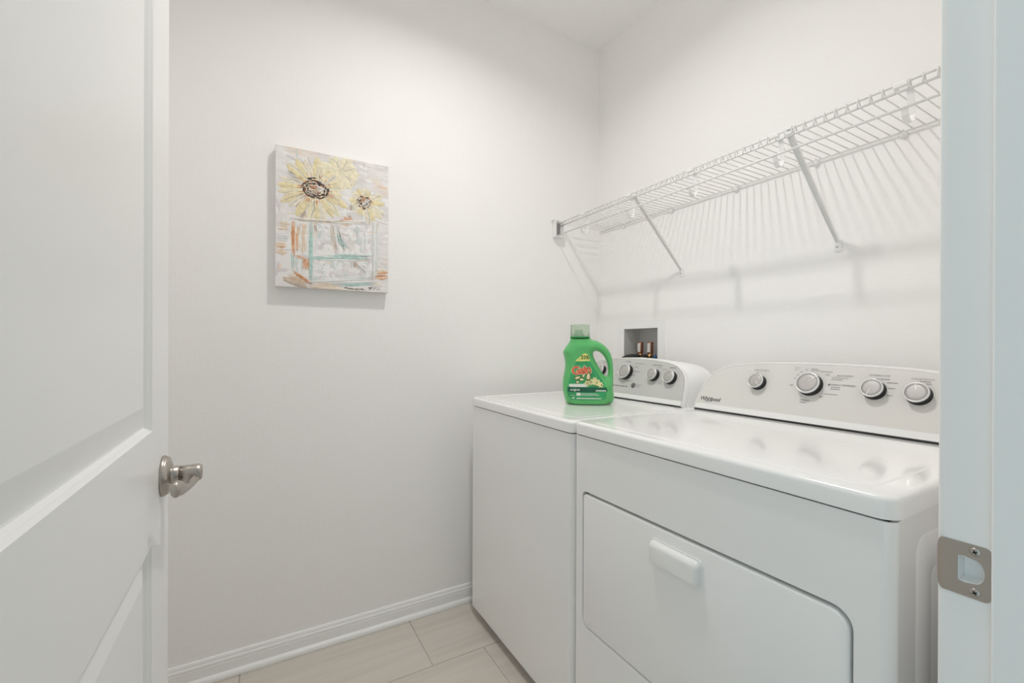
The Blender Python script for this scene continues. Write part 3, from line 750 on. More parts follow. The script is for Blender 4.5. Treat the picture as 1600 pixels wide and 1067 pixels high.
# ------------------------------------------------------------------ wire shelf
SX, SZD = 1.314, 1.757                    # front, deck height
shelf = thing('wire_shelf', 'white coated wire shelf with braces along the wall above the appliances', 'shelf', (XS, 1.0, SZD))
def make_shelf():
    ya, yb = YF + 0.012, YW - 0.012
    for nm, x, z, r in (('top_rail', SX, 1.7725, 0.0026), ('lip_rail', SX, 1.7545, 0.0034), ('nose_rail', 1.286, 1.7015, 0.0032), ('back_rail', XS - 0.009, 1.7545, 0.0028)):
        tube(nm, [(x, ya, z), (x, yb, z)], r, M_WIRE, shelf, 10)
    # deck wires, each its own part sharing one mesh
    bm = bmesh.new()
    bm_tube(bm, [(XS - 0.004, 0, SZD + 0.0008), (1.334, 0, SZD + 0.0008), (1.328, 0, SZD + 0.0035), (1.319, 0, 1.7735), (SX - 0.0012, 0, 1.7772), (SX - 0.0034, 0, 1.774), (SX - 0.0034, 0, 1.7525)], 0.0017, 6)
    me = from_bm(bm, 'deck_wire'); me.materials.append(M_WIRE)
    for p in me.polygons: p.use_smooth = True
    me.transform(Matrix.Translation((-XS, -1.0, -SZD)))
    y = 0.3711 * SX / 1.278
    y -= 0.0254 * 6
    while y < yb - 0.004:
        if y > ya + 0.004:
            w = bpy.data.objects.new('deck_wire', me); COL.objects.link(w); w.parent = shelf; w.location = (0, y, 0)
            w.location.y = y
        y += 0.0254
    # rod hooks (empty of any rod)
    for hy in (1.612, 1.318, 1.019, 0.727, 0.432):
        path = [(SX + 0.002, 1.757), (SX + 0.006, 1.742), (SX + 0.012, 1.715), (SX + 0.013, 1.695), (SX + 0.008, 1.680), (SX - 0.004, 1.672), (SX - 0.016, 1.675), (SX - 0.023, 1.686), (1.2865, 1.700)]
        bm = bmesh.new(); hw = 0.0065; th = 0.0018
        rows = []
        for i, (x, z) in enumerate(path):
            a = path[max(i - 1, 0)]; b = path[min(i + 1, len(path) - 1)]
            t = Vector((b[0] - a[0], 0, b[1] - a[1])).normalized(); nn = Vector((t.z, 0, -t.x)) * th / 2
            c = Vector((x, hy, z)); e = Vector((0, hw, 0))
            rows.append([bm.verts.new(c - e + nn), bm.verts.new(c + e + nn), bm.verts.new(c + e - nn), bm.verts.new(c - e - nn)])
        for A, B in zip(rows, rows[1:]):
            for k in range(4): bm.faces.new((A[k], A[(k + 1) % 4], B[(k + 1) % 4], B[k]))
        bm.faces.new(rows[0]); bm.faces.new(rows[-1])
        hk = link('rod_hook', from_bm(bm), M_CLIP, shelf)
        box('hook_clip', (SX - 0.0065, hy + 0.002, 1.7635), (SX + 0.005, hy + 0.030, 1.7775), M_CLIP, hk, bev=0.003)
    # diagonal braces
    for ty, fy in ((1.303, 1.283), (0.701, 0.691)):
        top = Vector((SX + 0.002, ty, 1.757)); ft = Vector((XS - 0.0045, fy, 1.480))
        d = (ft - top).normalized(); s = Vector((0, 1, 0)); s = (s - d * s.dot(d)).normalized(); n_ = d.cross(s)
        bm = bmesh.new(); hw = 0.0080
        sect = [(-hw, -0.004), (-hw, 0.004), (-hw + 0.0016, 0.004), (-hw + 0.0016, -0.0024), (hw - 0.0016, -0.0024), (hw - 0.0016, 0.004), (hw, 0.004), (hw, -0.004)]
        rows = []
        for t_, k in ((0, 1.0), (0.25, 1.0), (0.8, 0.85), (1.0, 0.6)):
            c = top.lerp(ft, t_); rows.append([bm.verts.new(c + s * (a * k) - n_ * b) for a, b in sect])
        m_ = len(sect)
        for A, B in zip(rows, rows[1:]):
            for k in range(m_): bm.faces.new((A[k], A[(k + 1) % m_], B[(k + 1) % m_], B[k]))
        bm.faces.new(rows[0]); bm.faces.new(rows[-1])
        br = link('brace', from_bm(bm), M_CLIP, shelf)
        box('brace_foot', (XS - 0.0045, fy - 0.010, 1.449), (XS - 0.0005, fy + 0.010, 1.484), M_CLIP, br, bev=0.0015)
        lathe('screw', [(0.0032, 0), (0.0032, 0.001), (0.0, 0.0016)], frame((XS - 0.0045, fy + 0.001, 1.463), (0, -1, 0), (0, 0, 1)), M_STEEL, br, 14)
        box('brace_clip', (SX - 0.006, ty - 0.009, 1.756), (SX + 0.006, ty + 0.009, 1.7800), M_CLIP, br, bev=0.003)
        box('clip_slot', (SX - 0.0068, ty - 0.006, 1.766), (SX - 0.0055, ty + 0.004, 1.7705), M_STEEL, br)
    # wall clips
    for cy in (1.629, 1.336, 1.030, 0.753, 0.529, 0.29):
        c = lathe('wall_clip', [(0.0, 0.0), (0.0095, 0.0), (0.0095, 0.004), (0.007, 0.010), (0.0, 0.0115)], frame((XS - 0.0005, cy, 1.7475), (0, -1, 0), (0, 0, 1)), M_CLIP, shelf, 18)
        bm = bmesh.new(); bm_tube(bm, [(XS - 0.009 + 0.0056 * math.cos(a), cy, 1.7555 + 0.0056 * math.sin(a)) for a in [R_(-60 + 25 * k) for k in range(10)]], 0.0016, 6)
        link('clip_hook', from_bm(bm), M_CLIP, c, smooth=True)
    # end bracket on the picture wall
    x0, x1, z0, z1, yy = 1.266, 1.322, 1.692, 1.7785, YW - 0.0008
    eb = box('end_bracket', (x0 + 0.004, YW - 0.012, z0), (x1, yy, z1), M_CLIP, shelf, bev=0.0025)
    prism('bracket_cup', [[(x0 + 0.004, z0 + 0.002), (x1 - 0.002, z0 + 0.002), (x1 - 0.002, z1 - 0.010), (x1 - 0.006, z1 - 0.010), (x1 - 0.006, z0 + 0.006), (x0 + 0.008, z0 + 0.006), (x0 + 0.008, z1 - 0.002), (x0 + 0.004, z1 - 0.002)]], frame((0, YW - 0.012, 0), (1, 0, 0), (0, 0, 1)), 0.0, 0.020, M_CLIP, eb)
    box('bracket_cap', (x0 - 0.003, YW - 0.020, z1 - 0.004), (x1 - 0.018, yy, z1 + 0.005), M_CLIP, eb, bev=0.002)
    box('bracket_slot_shade', (x0 + 0.020, YW - 0.0135, z0 + 0.012), (x1 - 0.012, YW - 0.0121, z1 - 0.012), mat('slot_shade_grey', (0.25, 0.245, 0.24), 0.7, bump=(60, 0.05, 0.0004)), eb)  # grey patch painted as the shade inside the bracket's open slot
make_shelf()

# ------------------------------------------------------------------ canvas painting
CX0, CX1, CZ0, CZ1, CTH = 0.0425, 0.4433, 1.3592, 1.8672, 0.038
paint = thing('canvas_painting', 'square-edged canvas painting of yellow sunflowers in a glass vase', 'painting', ((CX0 + CX1) / 2, YW, CZ0))
def make_painting():
    CW, CH = CX1 - CX0, CZ1 - CZ0
    yf = YW - CTH
    # mottled ground
    m = bpy.data.materials.new('painted_ground'); nt, b = nodes_of(m); b.inputs['Roughness'].default_value = 0.65
    tc = nt.nodes.new('ShaderNodeTexCoord')
    def noise(sc, scale, loc, det=5, dist=0.4):
        mp = nt.nodes.new('ShaderNodeMapping'); mp.inputs['Scale'].default_value = sc; mp.inputs['Location'].default_value = loc
        nt.links.new(tc.outputs['Object'], mp.inputs[0]); n = nt.nodes.new('ShaderNodeTexNoise'); n.inputs['Scale'].default_value = scale; n.inputs['Detail'].default_value = det; n.inputs['Distortion'].default_value = dist
        nt.links.new(mp.outputs[0], n.inputs['Vector']); return n
    def ramp(n, p0, c0, p1, c1):
        r = nt.nodes.new('ShaderNodeValToRGB'); r.color_ramp.elements[0].position = p0; r.color_ramp.elements[0].color = (*c0, 1); r.color_ramp.elements[1].position = p1; r.color_ramp.elements[1].color = (*c1, 1)
        nt.links.new(n.outputs['Fac'], r.inputs[0]); return r
    base = ramp(noise((1, 1, 2.2), 11, (0, 0, 0)), 0.32, (0.70, 0.665, 0.66), 0.60, (0.83, 0.81, 0.80))
    peach = ramp(noise((1, 1, 1.6), 9, (3, 1, 2)), 0.60, (0, 0, 0), 0.72, (1, 1, 1))
    mx = nt.nodes.new('ShaderNodeMix'); mx.data_type = 'RGBA'
    mul = nt.nodes.new('ShaderNodeMath'); mul.operation = 'MULTIPLY'; mul.inputs[1].default_value = 0.5
    nt.links.new(peach.outputs[0], mul.inputs[0]); nt.links.new(mul.outputs[0], mx.inputs[0]); nt.links.new(base.outputs[0], mx.inputs[6]); mx.inputs[7].default_value = (0.76, 0.60, 0.47, 1)
    nt.links.new(mx.outputs[2], b.inputs['Base Color'])
    bp = nt.nodes.new('ShaderNodeBump'); bp.inputs['Strength'].default_value = 0.6; bp.inputs['Distance'].default_value = 0.002
    nn = noise((1, 1, 3), 40, (0, 0, 0), 4); nt.links.new(nn.outputs['Fac'], bp.inputs['Height']); nt.links.new(bp.outputs[0], b.inputs['Normal'])
    box('stretched_canvas', (CX0, yf, CZ0), (CX1, YW - 0.0008, CZ1), m, paint, bev=0.0015)

    def pm(name, c, v=0.14):
        return mat(name, c, 0.6, var=(70, v, (1, 1, 1)), bump=(120, 0.5, 0.001))
    P = {'yellow': pm('paint_yellow', (0.80, 0.70, 0.43)), 'pale': pm('paint_pale_yellow', (0.82, 0.755, 0.56)), 'cream': pm('paint_cream', (0.80, 0.74, 0.62)),
         'brown': pm('paint_brown', (0.06, 0.042, 0.035), 0.5), 'rust': pm('paint_rust', (0.52, 0.22, 0.11), 0.3), 'orange': pm('paint_orange', (0.72, 0.42, 0.25), 0.2), 'teal': pm('paint_teal', (0.46, 0.64, 0.60), 0.2),
         'white': pm('paint_white', (0.86, 0.85, 0.84), 0.04), 'tan': pm('paint_tan', (0.58, 0.46, 0.35), 0.2), 'grey': pm('paint_grey', (0.48, 0.47, 0.46), 0.2), 'lilac': pm('paint_lilac', (0.70, 0.655, 0.66), 0.06), 'peach': pm('paint_peach', (0.78, 0.63, 0.51), 0.12), 'mist': pm('paint_mist', (0.66, 0.70, 0.69), 0.08), 'ink': pm('paint_ink', (0.05, 0.04, 0.035), 0.2), 'greige': pm('paint_stem', (0.50, 0.42, 0.36), 0.2)}
    W = lambda u, v, h: Vector((CX0 + u * CW, yf - h, CZ0 + v * CH))
    rnd = random.Random(3)
    store = {}
    def bmk(part, col):
        if (part, col) not in store: store[part, col] = bmesh.new()
        return store[part, col]
    def stroke(part, col, pts, w, h=0.0009, taper=True, wob=0.12):
        """paint ridge along pts in canvas metres (u,v already in metres from lower-left)"""
        bm = bmk(part, col)
        # resample
        Q = []
        for i in range(len(pts) - 1):
            for k in range(6):
                t = k / 6; Q.append(Vector(pts[i]).lerp(Vector(pts[i + 1]), t))
        Q.append(Vector(pts[-1])); n = len(Q); rows = []
        for i, p in enumerate(Q):
            a = Q[max(i - 1, 0)]; b_ = Q[min(i + 1, n - 1)]; t = (b_ - a).normalized(); s = Vector((-t.y, t.x))
            f = i / (n - 1)
            ww = w / 2 * ((math.sin(math.pi * min(max(f, 0.04), 0.97)) ** 0.55) if taper else 1) * (1 + rnd.uniform(-wob, wob))
            row = []
            for q, hh in ((-1, 0.0001), (-0.6, h * 0.8), (0, h * rnd.uniform(0.8, 1.1)), (0.6, h * 0.8), (1, 0.0001)):
                c = p + s * ww * q
                c.x = min(max(c.x, 0.001), CW - 0.001); c.y = min(max(c.y, 0.001), CH - 0.001)
                row.append(bm.verts.new((CX0 + c.x, yf - hh, CZ0 + c.y)))
            rows.append(row)
        for A, B in zip(rows, rows[1:]):
            for k in range(4): bm.faces.new((A[k], A[k + 1], B[k + 1], B[k]))
    uv = lambda u, v: (u * CW, v * CH)
    def scum(part, col, p0, p1, width, n=8, h=0.0008):
        a, b_ = Vector(p0), Vector(p1); d = (b_ - a); nn = Vector((-d.y, d.x)).normalized()
        for i in range(n):
            o = nn * rnd.uniform(-.5, .5) * width; t0 = rnd.uniform(-0.06, 0.25); t1 = rnd.uniform(0.7, 1.06)
            q0 = a + d * t0 + o; q1 = a + d * t1 + o * rnd.uniform(0.8, 1.1); mid = q0.lerp(q1, .5) + nn * rnd.uniform(-.1, .1) * width
            c = col[i % len(col)] if isinstance(col, (list, tuple)) else col
            stroke(part, c, [tuple(q0), tuple(mid), tuple(q1)], width * rnd.uniform(0.16, 0.42), h * rnd.uniform(0.7, 1.3), wob=0.3)
    def blot(part, col, u, v, ru, rv, n=14, h=0.0008):
        for i in range(n):
            a = rnd.uniform(0, 6.283); r = math.sqrt(rnd.random()); cx, cy = uv(u, v); x = cx + math.cos(a) * r * ru; y = cy + math.sin(a) * r * rv
            L = rnd.uniform(0.4, 0.9) * min(ru, rv); b_ = rnd.uniform(-0.5, 0.5)
            stroke(part, col, [(x - L, y - L * b_), (x + L, y + L * b_)], L * 0.8, h * rnd.uniform(0.6, 1.3))
    def flower(part, u, v, r_in, petals, cols, part2=None):
        cx, cy = uv(u, v)
        for a, L, w, c in petals:
            a = math.radians(a); bend = rnd.uniform(-0.12, 0.12)
            p0 = (cx + math.cos(a) * r_in, cy + math.sin(a) * r_in); p1 = (cx + math.cos(a + bend) * (r_in + L * .55), cy + math.sin(a + bend) * (r_in + L * .55)); p2 = (cx + math.cos(a + bend * .6) * (r_in + L), cy + math.sin(a + bend * .6) * (r_in + L))
            stroke(part, c, [p0, p1, p2], w, 0.0012, wob=0.08)
            if rnd.random() < 0.6: stroke(part, 'grey' if rnd.random() < 0.35 else 'cream', [(p0[0] + .003, p0[1]), (p1[0] + w * .28, p1[1] + w * .2), (p2[0], p2[1])], w * 0.16, 0.0015)
    # vase first (lowest layer)
    G = 'painted_ground'
    for k in range(150):
        u, v = rnd.uniform(0.0, 1.0), rnd.uniform(0.03, 1.0); a = rnd.uniform(-0.25, 0.25) + (1.57 if rnd.random() < 0.25 else 0); l_ = rnd.uniform(0.02, 0.06)
        x, y = uv(u, v); stroke(G, ['white', 'lilac', 'white', 'lilac', 'white', 'cream', 'white', 'lilac', 'peach', 'white', 'lilac', 'mist'][k % 12], [(x, y), (x + math.cos(a) * l_, y + math.sin(a) * l_)], rnd.uniform(0.004, 0.013), 0.0004, wob=0.3)
    V = 'painted_vase'
    for k in range(120): # milky glass
        u = rnd.uniform(0.31, 0.82); v = rnd.uniform(0.08, 0.49); stroke(V, ['white', 'white', 'white', 'mist', 'lilac'][k % 5], [uv(u, v), uv(u + rnd.uniform(-.04, .04), v + rnd.uniform(-0.07, 0.07))], rnd.uniform(0.012, 0.03), 0.0006, wob=0.3)
    scum(V, ['cream', 'white', 'peach'], uv(0.215, 0.46), uv(0.215, 0.24), 0.040, 16)
    scum(V, ['orange', 'rust', 'peach', 'orange'], uv(0.155, 0.462), uv(0.155, 0.235), 0.022, 12, 0.001)
    scum(V, ['tan', 'peach'], uv(0.195, 0.46), uv(0.195, 0.36), 0.018, 6)
    scum(V, ['white', 'mist'], uv(0.19, 0.22), uv(0.19, 0.10), 0.03, 8)
    scum(V, ['orange', 'peach'], uv(0.16, 0.225), uv(0.26, 0.205), 0.010, 5, 0.001); scum(V, ['orange', 'rust', 'orange'], uv(0.245, 0.215), uv(0.245, 0.135), 0.024, 9, 0.0011)
    scum(V, ['teal', 'teal', 'mist'], uv(0.142, 0.24), uv(0.148, 0.12), 0.012, 6, 0.0012)
    scum(V, ['teal', 'teal', 'teal', 'mist'], uv(0.289, 0.478), uv(0.289, 0.045), 0.013, 14, 0.0014)
    scum(V, ['teal', 'mist', 'teal'], uv(0.27, 0.218), uv(0.49, 0.226), 0.013, 7, 0.0012); scum(V, ['teal', 'teal', 'mist', 'grey'], uv(0.44, 0.244), uv(0.82, 0.262), 0.018, 14, 0.0013)
    scum(V, ['white', 'cream', 'white', 'tan'], uv(0.13, 0.488), uv(0.50, 0.506), 0.011, 8, 0.0015); scum(V, ['white', 'white', 'cream'], uv(0.46, 0.505), uv(0.86, 0.535), 0.012, 9, 0.0016)
    scum(V, ['mist', 'white', 'grey'], uv(0.848, 0.53), uv(0.843, 0.10), 0.010, 8, 0.001); scum(V, ['white', 'mist'], uv(0.875, 0.53), uv(0.868, 0.10), 0.016, 9, 0.0012); scum(V, ['grey', 'mist'], uv(0.70, 0.50), uv(0.70, 0.38), 0.006, 4, 0.0009)
    scum(V, ['greige', 'tan', 'white'], uv(0.462, 0.49), uv(0.505, 0.28), 0.014, 8, 0.001); scum(V, 'white', uv(0.492, 0.49), uv(0.52, 0.28), 0.010, 5, 0.0014); scum(V, ['greige', 'brown', 'white'], uv(0.525, 0.45), uv(0.590, 0.28), 0.008, 6, 0.001)
    scum(V, ['teal', 'teal', 'grey'], uv(0.505, 0.42), uv(0.590, 0.312), 0.015, 8, 0.0014); scum(V, ['tan', 'greige'], uv(0.665, 0.235), uv(0.71, 0.16), 0.012, 5, 0.0008); scum(V, ['grey', 'mist'], uv(0.70, 0.20), uv(0.79, 0.13), 0.012, 6, 0.0008)
    scum(V, 'white', uv(0.29, 0.055), uv(0.85, 0.11), 0.014, 10, 0.0014); scum(V, 'white', uv(0.32, 0.205), uv(0.80, 0.235), 0.008, 6, 0.0016)
    scum(V, ['tan', 'greige'], uv(0.32, 0.485), uv(0.33, 0.40), 0.010, 4, 0.0008)
    scum(V, ['teal', 'mist', 'teal'], uv(0.53, 0.083), uv(0.81, 0.104), 0.010, 7, 0.0013)
    Tt = 'painted_table'
    scum(Tt, ['tan', 'tan', 'peach', 'greige'], uv(0.07, 0.075), uv(0.30, 0.015), 0.034, 14, 0.0007); scum(Tt, ['orange', 'rust', 'orange'], uv(0.14, 0.112), uv(0.30, 0.025), 0.012, 7, 0.001); scum(Tt, ['tan', 'cream', 'peach'], uv(0.28, 0.025), uv(0.58, 0.022), 0.018, 10, 0.0008)
    scum(Tt, ['orange', 'peach', 'orange', 'rust'], uv(0.87, 0.12), uv(1.0, 0.138), 0.024, 10, 0.0009); scum(Tt, ['cream', 'peach'], uv(0.86, 0.16), uv(1.0, 0.17), 0.014, 5, 0.0008)
    scum(Tt, ['teal', 'mist', 'teal'], uv(0.50, 0.035), uv(0.86, 0.066), 0.012, 9, 0.0011); scum(Tt, 'white', uv(0.46, 0.055), uv(0.92, 0.085), 0.008, 6, 0.0012)
    scum(Tt, ['peach', 'orange', 'peach'], uv(0.0, 0.26), uv(0.09, 0.27), 0.036, 9, 0.0006); scum(Tt, ['peach', 'cream'], uv(0.02, 0.43), uv(0.12, 0.43), 0.03, 7, 0.0006); scum(Tt, ['mist', 'lilac'], uv(0.0, 0.34), uv(0.14, 0.34), 0.02, 6, 0.0006)
    for k in range(18): stroke(Tt, 'ink' if k % 3 == 0 else 'greige', [uv(0.58 + 0.010 * k, 0.014 + rnd.uniform(-.005, .006)), uv(0.61 + 0.010 * k, 0.017 + rnd.uniform(-.005, .006))], 0.0036, 0.0009)
    # pale flower behind, big flower, small flower
    fb = 'painted_back_flower'
    flower(fb, 0.545, 0.885, 0.004, [(a + rnd.uniform(-8, 8), rnd.uniform(0.052, 0.066), 0.030, 'pale') for a in range(-80, 200, 20)], None)
    blot(fb, 'pale', 0.56, 0.86, 0.040, 0.036, 24)
    fbig = 'painted_sunflower'
    pts = []
    for i, a in enumerate(range(0, 360, 15)):
        L = 0.096
        if a < 50 or a > 335: L = 0.066
        elif a < 140: L = 0.088
        pts.append((a + rnd.uniform(-4, 4), L * rnd.uniform(0.86, 1.06), rnd.uniform(0.024, 0.031), ['yellow', 'pale', 'yellow', 'cream'][i % 4]))
    flower(fbig, 0.325, 0.728, 0.030, pts, None)
    flower(fbig, 0.325, 0.728, 0.022, [(a + 8 + rnd.uniform(-4, 4), rnd.uniform(0.050, 0.074), 0.020, ['pale', 'yellow', 'cream'][i % 3]) for i, a in enumerate(range(0, 360, 20))], None)
    for k in range(22):
        a = rnd.uniform(0, 6.283); cx, cy = uv(0.325, 0.728); r0 = rnd.uniform(0.05, 0.08); r1 = r0 + rnd.uniform(0.02, 0.045)
        stroke(fbig, ['greige', 'tan', 'grey'][k % 3], [(cx + math.cos(a) * r0, cy + math.sin(a) * r0), (cx + math.cos(a + .06) * r1, cy + math.sin(a + .06) * r1)], 0.0016, 0.0016)
    for k in range(60):
        a = rnd.uniform(0, 6.283); cx, cy = uv(0.325, 0.728); r0 = rnd.uniform(0.040, 0.049); r1 = r0 + rnd.uniform(0.006, 0.020)
        stroke(fbig, 'rust' if k % 3 else 'orange', [(cx + math.cos(a) * r0 * 1.1, cy + math.sin(a) * r0 * .95), (cx + math.cos(a) * r1 * 1.1, cy + math.sin(a) * r1 * .95)], 0.0034, 0.0016)
    for k in range(130):
        a = k / 130 * 6.283 * 3 + rnd.uniform(-.1, .1); cx, cy = uv(0.325, 0.728); r0 = rnd.uniform(0.018, 0.044)
        b_ = a + 0.35
        stroke(fbig, ['brown', 'brown', 'brown', 'greige', 'brown', 'rust'][k % 6], [(cx + math.cos(a) * r0 * 1.1, cy + math.sin(a) * r0 * .92), (cx + math.cos(b_) * r0 * 1.1, cy + math.sin(b_) * r0 * .92)], 0.0072, 0.0020)
    blot(fbig, 'tan', 0.330, 0.732, 0.019, 0.015, 14, 0.0024); blot(fbig, 'white', 0.372, 0.730, 0.013, 0.016, 11, 0.0027); blot(fbig, 'rust', 0.312, 0.74, 0.010, 0.011, 8, 0.0026); blot(fbig, 'greige', 0.29, 0.70, 0.014, 0.012, 6, 0.0026)
    for a, b_ in (((0.62, 0.57), (0.64, 0.545)), ((0.20, 0.49), (0.245, 0.56)), ((0.39, 0.49), (0.40, 0.56)), ((0.64, 0.61), (0.65, 0.66)), ((0.12, 0.58), (0.15, 0.61))): stroke(fbig, 'greige', [uv(*a), uv(*b_)], 0.014, 0.0006)
    stroke(fbig, 'rust', [uv(0.53, 0.515), uv(0.57, 0.525), uv(0.62, 0.53)], 0.010, 0.001); stroke(fbig, 'orange', [uv(0.57, 0.555), uv(0.61, 0.54), uv(0.66, 0.545)], 0.009, 0.001)
    fs = 'painted_small_sunflower'
    flower(fs, 0.765, 0.687, 0.016, [(a + rnd.uniform(-5, 5), (0.066 if (a < 60 or a > 260) else 0.038) * rnd.uniform(0.9, 1.1), 0.024, ['yellow', 'pale', 'cream'][i % 3]) for i, a in enumerate(range(0, 360, 20))], None)
    for k in range(24):
        a = rnd.uniform(0, 6.283); cx, cy = uv(0.765, 0.687); r0 = rnd.uniform(0.022, 0.026); r1 = r0 + rnd.uniform(0.004, 0.012)
        stroke(fs, 'rust' if k % 3 else 'orange', [(cx + math.cos(a) * r0, cy + math.sin(a) * r0), (cx + math.cos(a) * r1, cy + math.sin(a) * r1)], 0.0026, 0.0016)
    for k in range(70):
        a = k / 70 * 6.283 * 2; cx, cy = uv(0.763, 0.687); r0 = rnd.uniform(0.009, 0.027); b_ = a + 0.4
        stroke(fs, ['brown', 'brown', 'grey', 'rust', 'brown'][k % 5], [(cx + math.cos(a) * r0, cy + math.sin(a) * r0), (cx + math.cos(b_) * r0, cy + math.sin(b_) * r0)], 0.0050, 0.0018)
    blot(fs, 'orange', 0.752, 0.698, 0.009, 0.009, 7, 0.0024); blot(fs, 'white', 0.785, 0.685, 0.008, 0.009, 7, 0.0024)
    # scribbled signature strokes
    Sg = 'signature_strokes'
    cx, cy = uv(0.86, 0.024)
    last = None
    for k in range(16):
        p = (cx - 0.020 + k * 0.0030, cy + rnd.uniform(-0.004, 0.005))
        if last and k not in (5, 10): stroke(Sg, 'ink', [last, p], 0.0016, 0.001)
        last = p
    stroke(Sg, 'ink', [(cx - 0.024, cy + 0.003), (cx - 0.004, cy + 0.0055)], 0.0018, 0.001); stroke(Sg, 'ink', [(cx - 0.014, cy + 0.006), (cx - 0.018, cy - 0.007)], 0.0016, 0.001)
    parents = {}
    for (part, col), bm in store.items():
        me = from_bm(bm, part); 
        if part not in parents:
            parents[part] = link(part, me, P[col], paint, smooth=True); parents[part]['kind'] = 'stuff'
        else:
            link('brush_strokes', me, P[col], parents[part], smooth=True)['kind'] = 'stuff'
make_painting()

# ------------------------------------------------------------------ detergent bottle
def make_bottle():
    bx, by = 1.0695, 1.2925
    S = 0.0003126
    face = Vector((-bx, -by, 0)).normalized()              # towards the camera
    ang = math.atan2(face.y, face.x) + math.radians(6)
    face = Vector((math.cos(ang), math.sin(ang), 0)); right = Vector((-math.sin(ang), math.cos(ang), 0))   # viewer's right when looking along -face
    root = thing('detergent_bottle', 'green laundry detergent bottle with a clear cap standing on the washer lid', 'detergent bottle', (bx, by, 0.9326))
    L = lambda pts: [((x - 370) * S, (1012 - y) * S) for x, y in pts]
    outer = L([(128, 1012), (110, 1004), (100, 985), (88, 950), (72, 890), (64, 830), (62, 760), (68, 700), (80, 640), (90, 580), (92, 530), (86, 480), (74, 430), (66, 402), (70, 380), (84, 350), (104, 320), (126, 290), (144, 266), (150, 250), (152, 222), (396, 222), (398, 238), (420, 246), (470, 258), (520, 282), (566, 316), (604, 360), (634, 412), (652, 470), (662, 540), (666, 620), (666, 700), (664, 780), (664, 840), (672, 890), (676, 930), (672, 965), (658, 992), (636, 1008), (612, 1012)])
    hole = L([(424, 400), (436, 385), (462, 378), (492, 386), (522, 406), (552, 440), (576, 480), (594, 530), (602, 580), (604, 630), (598, 664), (584, 682), (566, 676), (544, 656), (520, 620), (494, 572), (468, 524), (444, 480), (428, 440)])
    def smooth_loop(lp, keep, it=1):
        for _ in range(it):
            n = len(lp); q = []
            for i in range(n):
                a, b = Vector(lp[i]), Vector(lp[(i + 1) % n])
                q.append(tuple(a * .75 + b * .25)); q.append(tuple(a * .25 + b * .75))
            lp = q
        return lp
    hole = smooth_loop(hole, None, 1)
    ytop = (1012 - 222) * S
    # open loop for distance (without the flat bottom and the open neck top)
    O = outer
    segs = []
    n = len(O)
    for i in range(n):
        a, b = Vector(O[i]), Vector(O[(i + 1) % n])
        if a.y < 1e-6 and b.y < 1e-6: continue
        if abs(a.y - ytop) < 1e-6 and abs(b.y - ytop) < 1e-6: continue
        segs.append((a, b))
    for i in range(len(hole)): segs.append((Vector(hole[i]), Vector(hole[(i + 1) % len(hole)])))
    def dist(p):
        best = 9
        for a, b in segs:
            ab = b - a; t = max(0, min(1, (p - a).dot(ab) / ab.length_squared)); d = (a + ab * t - p).length
            if d < best: best = d
        return best
    def sstep(a, b, x):
        t = max(0, min(1, (x - a) / (b - a))); return t * t * (3 - 2 * t)
    def height(p):
        d = dist(p)
        # body thickness, thinner towards the handle
        hx = (470 - 370) * S; k = sstep(hx - 0.03, hx + 0.045, p.x) * sstep((1012 - 820) * S, (1012 - 690) * S, p.y)
        T = 0.046 * (1 - k) + 0.019 * k
        kn = sstep((1012 - 330) * S, (1012 - 250) * S, p.y); T = T * (1 - kn) + 0.0385 * kn
        Rr = 0.040 * (1 - k) + 0.0105 * k
        Rr = Rr * (1 - kn) + 0.0385 * kn
        q = max(0.0, 1 - d / Rr); h = T * math.sqrt(max(0, 1 - q * q))
        if p.y < 0.008: h -= 0.004 * (1 - math.sqrt(max(0, 1 - ((0.008 - p.y) / 0.008) ** 2)))
        return max(h, 0)
    # constrained triangulation with interior points
    co = [Vector(p) for p in outer] + [Vector(p) for p in hole]
    no, nh = len(outer), len(hole)
    ed = [(i, (i + 1) % no) for i in range(no)] + [(no + i, no + (i + 1) % nh) for i in range(nh)]
    step = 0.0052
    y = step * 0.5
    x0, x1 = min(p[0] for p in outer), max(p[0] for p in outer)
    def inside(p, lp):
        c = False; n = len(lp); j = n - 1
        for i in range(n):
            if (lp[i][1] > p.y) != (lp[j][1] > p.y) and p.x < (lp[j][0] - lp[i][0]) * (p.y - lp[i][1]) / (lp[j][1] - lp[i][1]) + lp[i][0]: c = not c
            j = i
        return c
    row = 0
    while y < ytop:
        x = x0 + (step / 2 if row % 2 else 0)
        while x < x1:
            p = Vector((x, y))
            if inside(p, outer) and not inside(p, hole) and dist(p) > 0.0022: co.append(p)
            x += step
        y += step; row += 1
    # extra rings near the rim for a round edge
    for lp, sg in ((outer, 1), (hole, -1)):
        m_ = len(lp)
        for i in range(m_):
            a, b, c = Vector(lp[i - 1]), Vector(lp[i]), Vector(lp[(i + 1) % m_])
            t = (c - a).normalized(); nn = Vector((-t.y, t.x))
            for dd in (0.0010,):
                for q in (b + nn * dd, b - nn * dd):
                    if inside(q, outer) and not inside(q, hole): co.append(q)
    r = delaunay_2d_cdt(co, ed, [], 1, 1e-6)
    V, E, F = r[0], r[1], r[2]
    tri = []
    for f in F:
        c = sum((V[i] for i in f), Vector((0, 0))) / len(f)
        if inside(c, outer) and not inside(c, hole): tri.append(f)
    bm = bmesh.new()
    W = lambda x, h, z: Vector((bx, by, 0.9326 + z)) + right * x + face * h
    hs = [height(v) for v in V]
    A = [bm.verts.new(W(v.x, h, v.y)) for v, h in zip(V, hs)]; B = [bm.verts.new(W(v.x, -h, v.y)) for v, h in zip(V, hs)]
    cnt = {}
